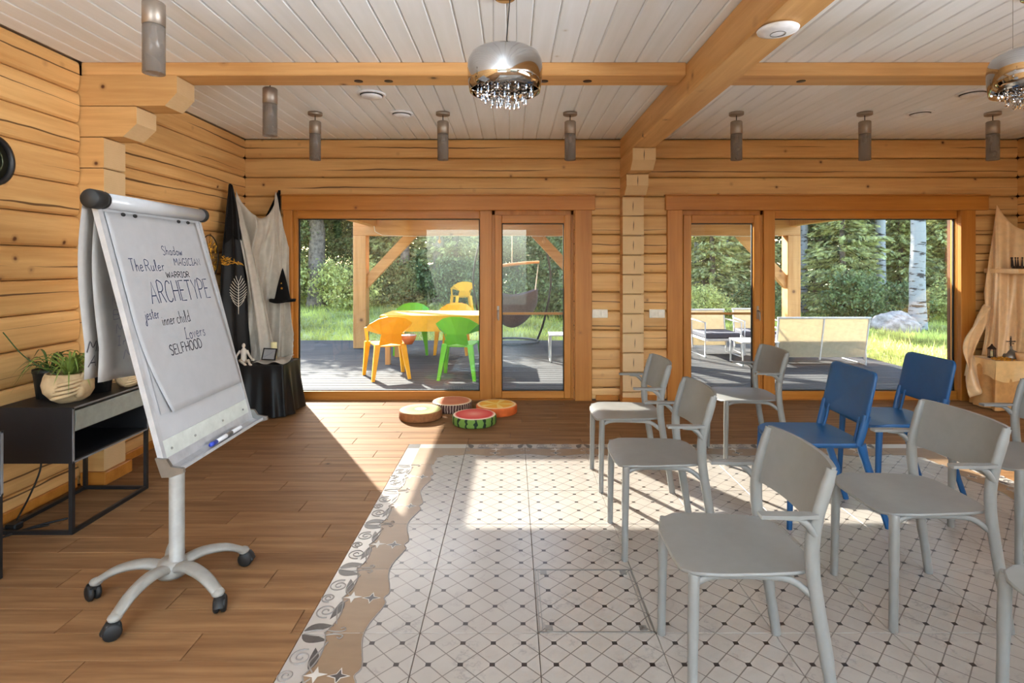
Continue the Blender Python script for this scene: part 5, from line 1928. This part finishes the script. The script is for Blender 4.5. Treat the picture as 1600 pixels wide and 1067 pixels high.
def chandelier(x, y, lab):
    c = empty('chandelier', (x, y, CHZ), 0, lab, 'chandelier', 'mirrored drum chandeliers')
    c.scale = (.9, .9, .9)
    prof_ = [(0.0001, .232), (.10, .23), (.15, .222), (.185, .2), (.202, .165), (.206, .12), (.202, .06), (.193, 0), (.189, 0), (.198, .06), (.202, .12), (.198, .163), (.18, .195), (.148, .216), (.10, .224), (0.0001, .226)]
    MB().lathe(prof_, 56).build('mirror_shade', MT['chrome'], c)
    MB().lathe([(0, .14), (.165, .14), (.165, .15), (0, .15)], 32).build('crystal_plate', MT['chrome'], c)
    for k in range(4):
        a = PI / 4 + k * PI / 2
        MB().tube([(.09 * math.cos(a), .09 * math.sin(a), .225), (.09 * math.cos(a), .09 * math.sin(a), CTOP)], .0012, 5).build('suspension_wire', MT['steel'], c)
    MB().tube(curve_pts([(0, 0, .23), (.012, 0, .27), (.01, 0, .3), (.03, 0, CTOP)], 5), .003, 6).build('cord', MT['cable'], c)
    MB().lathe([(0, CTOP - .025), (.055, CTOP - .025), (.06, CTOP - .02), (.06, CTOP), (0, CTOP)], 32).build('ceiling_plate', MT['chrome'], c)
    return c


def strand_mesh(nb):
    prof_ = [(0.0001, 0)]
    z = 0
    for k in range(nb):
        prof_ += [(.0015, z - .002), (.0055, z - .008), (.0055, z - .011), (.0015, z - .017)]
        z -= .019
    prof_ += [(.0018, z - .004), (.003, z - .012), (.008, z - .028), (.0095, z - .036), (.007, z - .044), (.0001, z - .048)]
    return MB().lathe(prof_, 6, smooth=False).mesh('crystal_strand', MT['crystal'])


STR = [strand_mesh(6), strand_mesh(8), strand_mesh(9)]
ch1 = chandelier(-0.035, 2.78, 'mirrored drum chandelier with crystal strands at the top centre')
q = random.Random(2)
for r, n, st in ((.03, 4, 2), (.075, 9, 2), (.115, 13, 1), (.15, 17, 0)):
    for k in range(n):
        a = 2 * PI * k / n + r * 20
        place(STR[st], 'crystal_strand', ch1, (r * math.cos(a), r * math.sin(a), .14 + q.uniform(-.02, .008)))
copy_tree(ch1, None, (2.575, 2.78, CHZ), 0.3, 'mirrored drum chandelier cut by the right edge of the picture')

for x, y, r, lab in ((-1.10, 4.41, .112, 'round white ceiling vent nearer the cross beam on the left'), (-0.975, 4.98, .104, 'round white ceiling vent farther from the cross beam on the left'),
                     (3.58, 4.38, .112, 'round ceiling vent beside the right chandelier'), (3.59, 4.96, .104, 'round ceiling vent above the wide garden window')):
    vt = empty('ceiling_vent', (x, y, ZC), 0, lab, 'vent', 'round ceiling vents')
    MB().lathe([(r * .55, 0), (r, 0), (r, -.006), (r * .93, -.012), (r * .8, -.012), (r * .78, -.004), (r * .55, -.004)], 32, close=True).build('rim', MT['white_plastic'], vt)
    MB().lathe([(0, -.004), (r * .8, -.004), (r * .8, -.007), (0, -.007)], 32).build('gap', MT['vent_dark'], vt)
    MB().lathe([(0, -.012), (r * .4, -.014), (r * .72, -.017), (r * .74, -.021), (r * .6, -.03), (r * .3, -.035), (0, -.036)], 32).build('disc', MT['white_plastic'], vt)
ap = empty('ceiling_disc', (1.245, 2.64, 2.558), 0, 'flat white round wireless unit under the main beam', 'wireless unit')
MB().lathe([(0, 0), (.06, 0), (.085, -.006), (.093, -.012), (.09, -.02), (.06, -.03), (0, -.034)], 40).build('cover', MT['white_plastic'], ap)
MB().lathe([(.032, -.0325), (.035, -.0325), (.035, -.0345), (.032, -.0345)], 30, close=True).build('status_ring', MT['grey_edge'], ap)

for x, lab in (((938 - 800) * 5.97 / 881, 'white double switch plate left of the log end stack'), ((1027.5 - 800) * 5.97 / 881, 'white double switch plate right of the log end stack')):
    s = empty('wall_switch', (x, YB - .006, 0.92), 0, lab, 'switch', 'white double switch plates')
    MB().box(-.082, .082, -.008, .012, -.045, .045, .003).build('plate', MT['switch'], s)
    for k in (-1, 1):
        MB().box(k * .039 - .028, k * .039 + .028, -.013, -.008, -.028, .028, .002).build('rocker', MT['switch'], s)

# ------------------------------------------------------------------ gold corner on the right
GA, GB = Vector((5.10, 5.93, 2.07)), Vector((5.34, 5.62, 2.02))


def gold_top(u):
    if u < 0.28:
        s = u / 0.28
        return Vector((4.94, 5.90, 1.15)).lerp(GA, s ** 0.6)
    s = (u - .28) / .72
    p = GA.lerp(GB + Vector((0, -.1, .02)), s)
    p.z -= 0.26 * 4 * s * (1 - s)
    return p


def gold_bot(u):
    return Vector((4.86, 5.84, .50)).lerp(Vector((5.33, 5.60, .50)), u)


gd = drape('gold_drape', gold_top, gold_bot, 2.8, 0.05, (-.7, -.7, 0), MT['gold_satin'], 90, 50, phase=2.0,
           extra=lambda u, v: (-0.06 * math.sin(PI * v) * u, -0.04 * math.sin(PI * v), -0.08 * math.sin(PI * u) * math.sin(PI * v)))
tag(gd, 'gold satin cloth pinned up across the right corner', 'drape')
# crumpled end of the drape spilling past the table corner
MB().grid(lambda u, v: (4.86 - 0.20 * math.sin(PI * min(1, v * .9)) * (1 - .4 * u) + 0.10 * u - .16 * v + .03 * math.sin(v * 11 + u * 5), 5.80 - 0.16 * v + 0.06 * u + .035 * math.sin(v * 8 + u * 9), 0.98 - 0.88 * v * (1 - .12 * u) + .05 * u), 14, 34).build('loose_end', MT['gold_satin'], gd, thick=.003)
gt = empty('side_table', (5.035, 5.69, 0), 0, 'low corner table under tan and gold cloths', 'table')
MB().box(-.28, .28, -.15, .15, .44, .465, .003).build('table_top', MT['tan_cloth'], gt)
for sx in (-.25, .25):
    for sy in (-.12, .12):
        MB().box(sx - .02, sx + .02, sy - .02, sy + .02, 0, .44).build('leg', MT['casing_z'], gt)
g1 = MB().grid(lambda u, v: table_drape(u, v, 4.75, 5.32, 5.53, 5.85, .472, 0.02, 8, .4), 140, 14).build('tablecloth', MT['tan_cloth'])
tag(g1, 'tan underlay cloth hanging to the floor under the gold table top', 'tablecloth')
g2m = MB().grid(lambda u, v: table_drape(u, v, 4.74, 5.33, 5.52, 5.86, .484, 0.012, 6, 2.2, zb=.484 - .17 - .03 * math.sin(u * 2 * PI * 4)), 120, 8)
g2m.grid(lambda u, v: (4.74 + .59 * u, 5.52 + .34 * v, .488 + .003 * math.sin(u * 9 + v * 7)), 12, 16)
tag(g2m.build('tablecloth', MT['gold_cloth']), 'pale gold cloth over the top of the right corner table', 'tablecloth')


def crown(loc, r, h_, mt, lab, stones):
    c = empty('crown', loc, 0.3, lab, 'crown')
    MB().lathe([(r, 0), (r * 1.03, 0), (r * 1.05, h_ * .25), (r, h_ * .25)], 28, close=True).build('band', mt, c)
    for k in range(8):
        a = 2 * PI * k / 8
        p = Vector((r * math.cos(a), r * math.sin(a), h_ * .2))
        MB().tube([p, p * 1.06 + Vector((0, 0, h_ * .5)), p * 1.1 + Vector((0, 0, h_ * .8))], [.009, .006, .003], 6).ellip(p * 1.1 + Vector((0, 0, h_ * .84)), (.008, .008, .008), 8, 6).build('point', mt, c)
        if stones:
            MB().ellip(p * 1.05 + Vector((0, 0, -h_ * .07)), (.007, .007, .007), 8, 6).build('stone', MT['crystal'], c)
    return c


cz = .492
# bead garland
bg = empty('bead_garland', (4.87, 5.60, cz), 0, 'heap of gold beads on the gold table', 'beads')
q = random.Random(4)
for k in range(60):
    a = k * 0.55
    r = .02 + .055 * (k / 60)
    MB_ = (bg, (r * math.cos(a) * 1.25 + q.uniform(-.01, .01), r * math.sin(a) + q.uniform(-.01, .01), .009 + .02 * q.random() * (1 - k / 60)))
    if k == 0:
        bead = MB().ellip((0, 0, 0), (.009, .009, .009), 8, 6).mesh('bead', MT['gold'])
    place(bead, 'bead', bg, MB_[1])
jc = empty('goblet', (5.06, 5.72, cz), 0, 'pewter dome with a jewelled cross finial on the gold table', 'ornament')
MB().lathe([(0, 0), (.075, 0), (.078, .01), (.07, .04), (.05, .07), (.02, .085), (.012, .10), (.014, .12), (0, .125)], 24).build('dome', MT['steel'], jc)
cr = MB()
cr.tube([(0, 0, .12), (0, 0, .21)], .006, 8).tube([(-.04, 0, .17), (.04, 0, .17)], .005, 8)
cr.build('cross_finial', MT['dark_bronze'], jc)
for p in ((0, -.006, .17), (-.042, 0, .17), (.042, 0, .17), (0, 0, .215), (.02, -.004, .15), (-.02, -.004, .15)):
    MB().ellip(p, (.009, .009, .009), 8, 6).build('stone', MT['crystal'], jc)
ln = empty('lantern', (4.885, 5.74, cz), .3, 'small dark bronze lantern at the left of the gold table', 'lantern')
MB().lathe([(0, 0), (.036, 0), (.036, .012), (.028, .016), (0, .016)], 6, smooth=False).build('base', MT['dark_bronze'], ln)
for k in range(6):
    a = PI * k / 3
    MB().tube([(.029 * math.cos(a), .029 * math.sin(a), .014), (.029 * math.cos(a), .029 * math.sin(a), .09)], .004, 5).build('bar', MT['dark_bronze'], ln)
MB().lathe([(0, .09), (.038, .09), (.034, .1), (.012, .125), (.006, .14), (0, .142)], 6, smooth=False).build('roof', MT['dark_bronze'], ln)
MB().lathe([(0, .016), (.014, .016), (.014, .07), (0, .072)], 10).build('candle', MT['candle'], ln)
cu = MB().lathe([(0, .004), (.03, 0), (.034, .004), (.043, .04), (.046, .078), (.042, .078), (.038, .04), (.028, .01), (0, .008)], 24).build('cup', MT['cup'], None, (5.035, 5.575, cz))
tag(cu, 'tan glazed cup at the right of the gold table', 'cup')
# dark metal crown standing on a small bracket in front of the drape
sh = empty('wall_bracket', (5.10, 5.62, 1.40), 0, 'gold-wrapped bracket shelf holding the dark crown on the drape', 'shelf')
MB().box(-.10, .12, -.05, .36, -.05, 0.0, .006).build('shelf_board', MT['gold_satin'], sh)
MB().prism([(-.08, -.05), (.1, -.05), (.1, -.2)], .28, .32, 'y').build('support', MT['gold_satin'], sh)
crown((5.10, 5.66, 1.402), .062, .10, MT['dark_bronze'], 'dark metal crown on the bracket against the gold drape', True)

# ------------------------------------------------------------------ terrace furniture
def plastic_chair(mt, lab, loc, rz, grp='faceted plastic terrace armchairs'):
    t = empty('terrace_chair', loc, rz, lab, 'chair', grp)
    # faces -x ; back at +x
    MB().add([(-.22, -.21, .445), (-.22, .21, .445), (.2, .17, .43), (.2, -.17, .43), (-.02, 0, .425)], [(0, 4, 1), (1, 4, 2), (2, 4, 3), (3, 4, 0)][::1]).build('seat', mt, t, thick=.014)
    sh_ = MB()
    P = {'tl': (.30, -.17, .80), 'tm': (.325, -.06, .825), 'tn': (.325, .06, .825), 'tr': (.30, .17, .80), 'ol': (.235, -.275, .73), 'or': (.235, .275, .73),
         'ml': (.27, -.13, .60), 'mr': (.27, .13, .60), 'bl': (.205, -.15, .44), 'br': (.205, .15, .44), 'bm': (.225, 0, .47), 'cm': (.29, 0, .60)}
    names = list(P); V_ = [P[k] for k in names]; ix = {k: i for i, k in enumerate(names)}
    F = [('tl', 'tm', 'cm', 'ml'), ('tm', 'tn', 'cm'), ('tn', 'tr', 'mr', 'cm'), ('ol', 'tl', 'ml'), ('tr', 'or', 'mr'), ('ml', 'cm', 'bm', 'bl'), ('cm', 'mr', 'br', 'bm')]
    sh_.add(V_, [[ix[k] for k in f] for f in F])
    sh_.build('back_shell', mt, t, thick=.012)
    for s in (-1, 1):
        a = MB()
        a.add([(.235, s * .275, .73), (.27, s * .13, .60), (.10, s * .285, .68), (.10, s * .255, .63), (-.10, s * .28, .655), (-.07, s * .25, .61), (-.185, s * .245, .47), (-.14, s * .225, .46)],
              [(0, 1, 3, 2), (2, 3, 5, 4), (4, 5, 7, 6)])
        a.build('arm', mt, t, thick=.014)
        for (x0, y0, x1, y1, nm) in ((-.19, s * .225, -.235, s * .265, 'leg'), (.19, s * .165, .265, s * .235, 'leg')):
            d = .036
            MB().add([(x0 - d, y0 - d, .46), (x0 + d, y0 - d, .46), (x0 + d, y0 + d, .46), (x0 - d, y0 + d, .46), (x1 - .02, y1 - .02, 0), (x1 + .02, y1 - .02, 0), (x1 + .02, y1 + .02, 0), (x1 - .02, y1 + .02, 0)],
                     [(0, 3, 2, 1), (4, 5, 6, 7), (0, 1, 5, 4), (1, 2, 6, 5), (2, 3, 7, 6), (3, 0, 4, 7)]).build(nm, mt, t)
    return t


FYW = -PI / 2   # faces +y
plastic_chair(MT['yellow_plastic'], 'yellow faceted plastic armchair at the near left of the terrace table', (-1.66, 7.50, DZ), FYW + 0.42)
plastic_chair(MT['green_plastic'], 'green faceted plastic armchair with its back to the window', (-0.68, 7.48, DZ), FYW - 0.12)
plastic_chair(MT['green_plastic'], 'green faceted plastic armchair on the far side of the terrace table', (-1.68, 9.45, DZ), -FYW + 0.1)
plastic_chair(MT['yellow_plastic'], 'orange-yellow faceted plastic armchair on the far side of the terrace table', (-0.98, 9.45, DZ), -FYW - 0.1)
plastic_chair(MT['yellow_plastic'], 'yellow faceted plastic armchair standing alone out on the lawn', (-1.28, 14.5, ground_z(-1.28, 14.5)), FYW + 0.3, 'faceted plastic terrace armchairs')
tt = empty('terrace_table', (-1.13, 8.75, DZ), 0, 'long terrace table under the yellow cloth', 'table')
MB().box(-.8, .8, -.42, .42, .70, .73, .004).build('table_top', MT['larch_beam'], tt)
for sx in (-.72, .72):
    for sy in (-.34, .34):
        MB().box(sx - .035, sx + .035, sy - .035, sy + .035, 0, .70).build('leg', MT['larch_post'], tt)
yc = MB().box(-.815, .815, -.435, .435, .732, .737)
for a, b, c, d in ((-.82, .82, -.44, -.435), (-.82, .82, .435, .44), (-.82, -.815, -.44, .44), (.815, .82, -.44, .44)):
    yc.box(a, b, c, d, .50, .737)
yo = yc.build('tablecloth', MT['yellow_cloth'], None, (-1.13, 8.75, DZ))
tag(yo, 'yellow oilcloth hanging over the terrace table', 'tablecloth')
sc_ = empty('bowl', (-1.36, 7.40, DZ + .445), 0, 'orange and white bowl on the yellow chair seat', 'bowl')
MB().lathe([(0, 0), (.05, 0), (.09, .06), (.11, .12), (.105, .12), (.085, .06), (.045, .008), (0, .008)], 24).build('bowl_body', pm('terracotta_glaze', lin(206, 110, 60), .4), sc_)
MB().lathe([(0, .10), (.10, .10), (.10, .118), (0, .125)], 24).build('filling', MT['white_paint'], sc_)

# hanging chair in a teardrop stand
hc = empty('hanging_chair', (0.0, 10.72, DZ), 0, 'grey hanging hammock chair in a dark teardrop stand', 'hanging chair')
MB().tube([(.5 * math.cos(2 * PI * k / 40), .42 * math.sin(2 * PI * k / 40), .03) for k in range(41)], .022, 8, cap=False).build('base_ring', MT['black_metal'], hc)
for s in (-1, 1):
    MB().tube(curve_pts([(s * .48, .1, .03), (s * .60, .12, .35), (s * .72, .12, .9), (s * .74, .12, 1.3), (s * .62, .12, 1.9), (s * .36, .12, 2.35), (0, .12, 2.6)], 5), .02, 8).build('stand_arm', MT['black_metal'], hc)
MB().tube([(-.62, -.02, 1.50), (-.2, -.02, 1.46), (.2, -.02, 1.51), (.52, -.02, 1.53)], [.028, .034, .03, .026], 8).build('spreader_bar', MT['larch_beam'], hc)
MB().tube([(0, .12, 2.58), (0, -.02, 1.5)], .008, 6).build('rope', MT['rope'], hc)


def pod(u, v):
    x = -.48 + .96 * u
    a = v * PI
    sag = .30 + .42 * math.sin(PI * u) ** .6
    z = 1.0 - .1 * math.sin(PI * u) - sag * math.sin(a) ** .8 * (.85 if True else 1)
    return (x, -.02 + .34 * math.cos(a) * math.sin(PI * (.12 + .76 * u)) ** .5, z + .06 * abs(u - .5))


MB().grid(pod, 24, 18).build('canvas_pod', MT['hammock'], hc, thick=.006)
rp = MB()
for s in (-1, 1):
    for k in range(9):
        y = -.2 + .4 * k / 8
        rp.tube([(s * .5, -.02, 1.49), (s * (.44 - .0 * k), y * .9, 1.0)], .006, 5)
rp.build('rope', MT['rope'], hc)


# lounge set
def lounge(name, lab, cat, loc, rz, W, grp=None):
    t = empty(name, loc, rz, lab, cat, grp)
    # faces -y; back at +y
    w = W / 2
    nb_ = 2 if W > 1 else 1
    for k in range(nb_):
        x0, x1 = -w + .02 + k * (W - .04) / nb_, -w + .02 + (k + 1) * (W - .04) / nb_
        MB().add([(x0 + .01, .22, .12), (x1 - .01, .22, .12), (x1 - .01, .33, .70), (x0 + .01, .33, .70)], [(0, 1, 2, 3)]).build('back_mesh', MT['mesh_fabric'], t, thick=.01)
        MB().box(x0, x1, -.33, .24, .30, .39, .02).build('cushion', MT['cushion'], t)
    for x in ([-w + .02, w - .02] + ([0] if nb_ == 2 else [])):
        MB().tube([(x, .21, .08), (x, .335, .71)], .014, 8).build('back_upright', MT['lounge_metal'], t)
    MB().tube([(-w, .335, .71), (w, .335, .71)], .016, 8).build('top_rail', MT['lounge_metal'], t)
    MB().box(-w + .02, w - .02, -.34, .25, .26, .30, .006).build('seat_frame', MT['lounge_metal'], t)
    for s in (-1, 1):
        x = s * (w - .015)
        MB().tube([(x, -.34, .012), (x, -.34, .56), (x, .26, .56)], .014, 6).build('arm', MT['lounge_metal'], t)
        MB().tube([(x, -.34, .012), (x, .24, .012), (x, .24, .3)], .012, 6).build('leg', MT['lounge_metal'], t)
    return t


lounge('garden_sofa', 'beige mesh two-seat garden sofa with its back to the window', 'sofa', (4.55, 8.55, DZ), PI, 1.36)
lounge('lounge_chair', 'beige mesh lounge chair seen through the right terrace door', 'chair', (3.36, 9.35, DZ), 0.05, .62, 'garden lounge chairs')
lounge('lounge_chair', 'beige mesh lounge chair half hidden by the window post', 'chair', (4.12, 9.5, DZ), -0.1, .62, 'garden lounge chairs')


def low_table(loc, W, D, H, lab):
    t = empty('garden_table', loc, 0, lab, 'table')
    MB().box(-W / 2, W / 2, -D / 2, D / 2, H - .02, H, .004).build('table_top', MT['lounge_metal'], t)
    for sx in (-1, 1):
        MB().tube([(sx * (W / 2 - .02), -D / 2 + .02, H - .02), (sx * (W / 2 - .02), -D / 2 + .02, .012), (sx * (W / 2 - .02), D / 2 - .02, .012), (sx * (W / 2 - .02), D / 2 - .02, H - .02)], .014, 6).build('leg_frame', MT['lounge_metal'], t)
    return t


low_table((3.62, 8.45, DZ), .55, .5, .36, 'low white metal table between the sofa and lounge chairs')
low_table((0.82, 8.75, DZ), .5, .42, .42, 'white metal side table seen through the left terrace door')
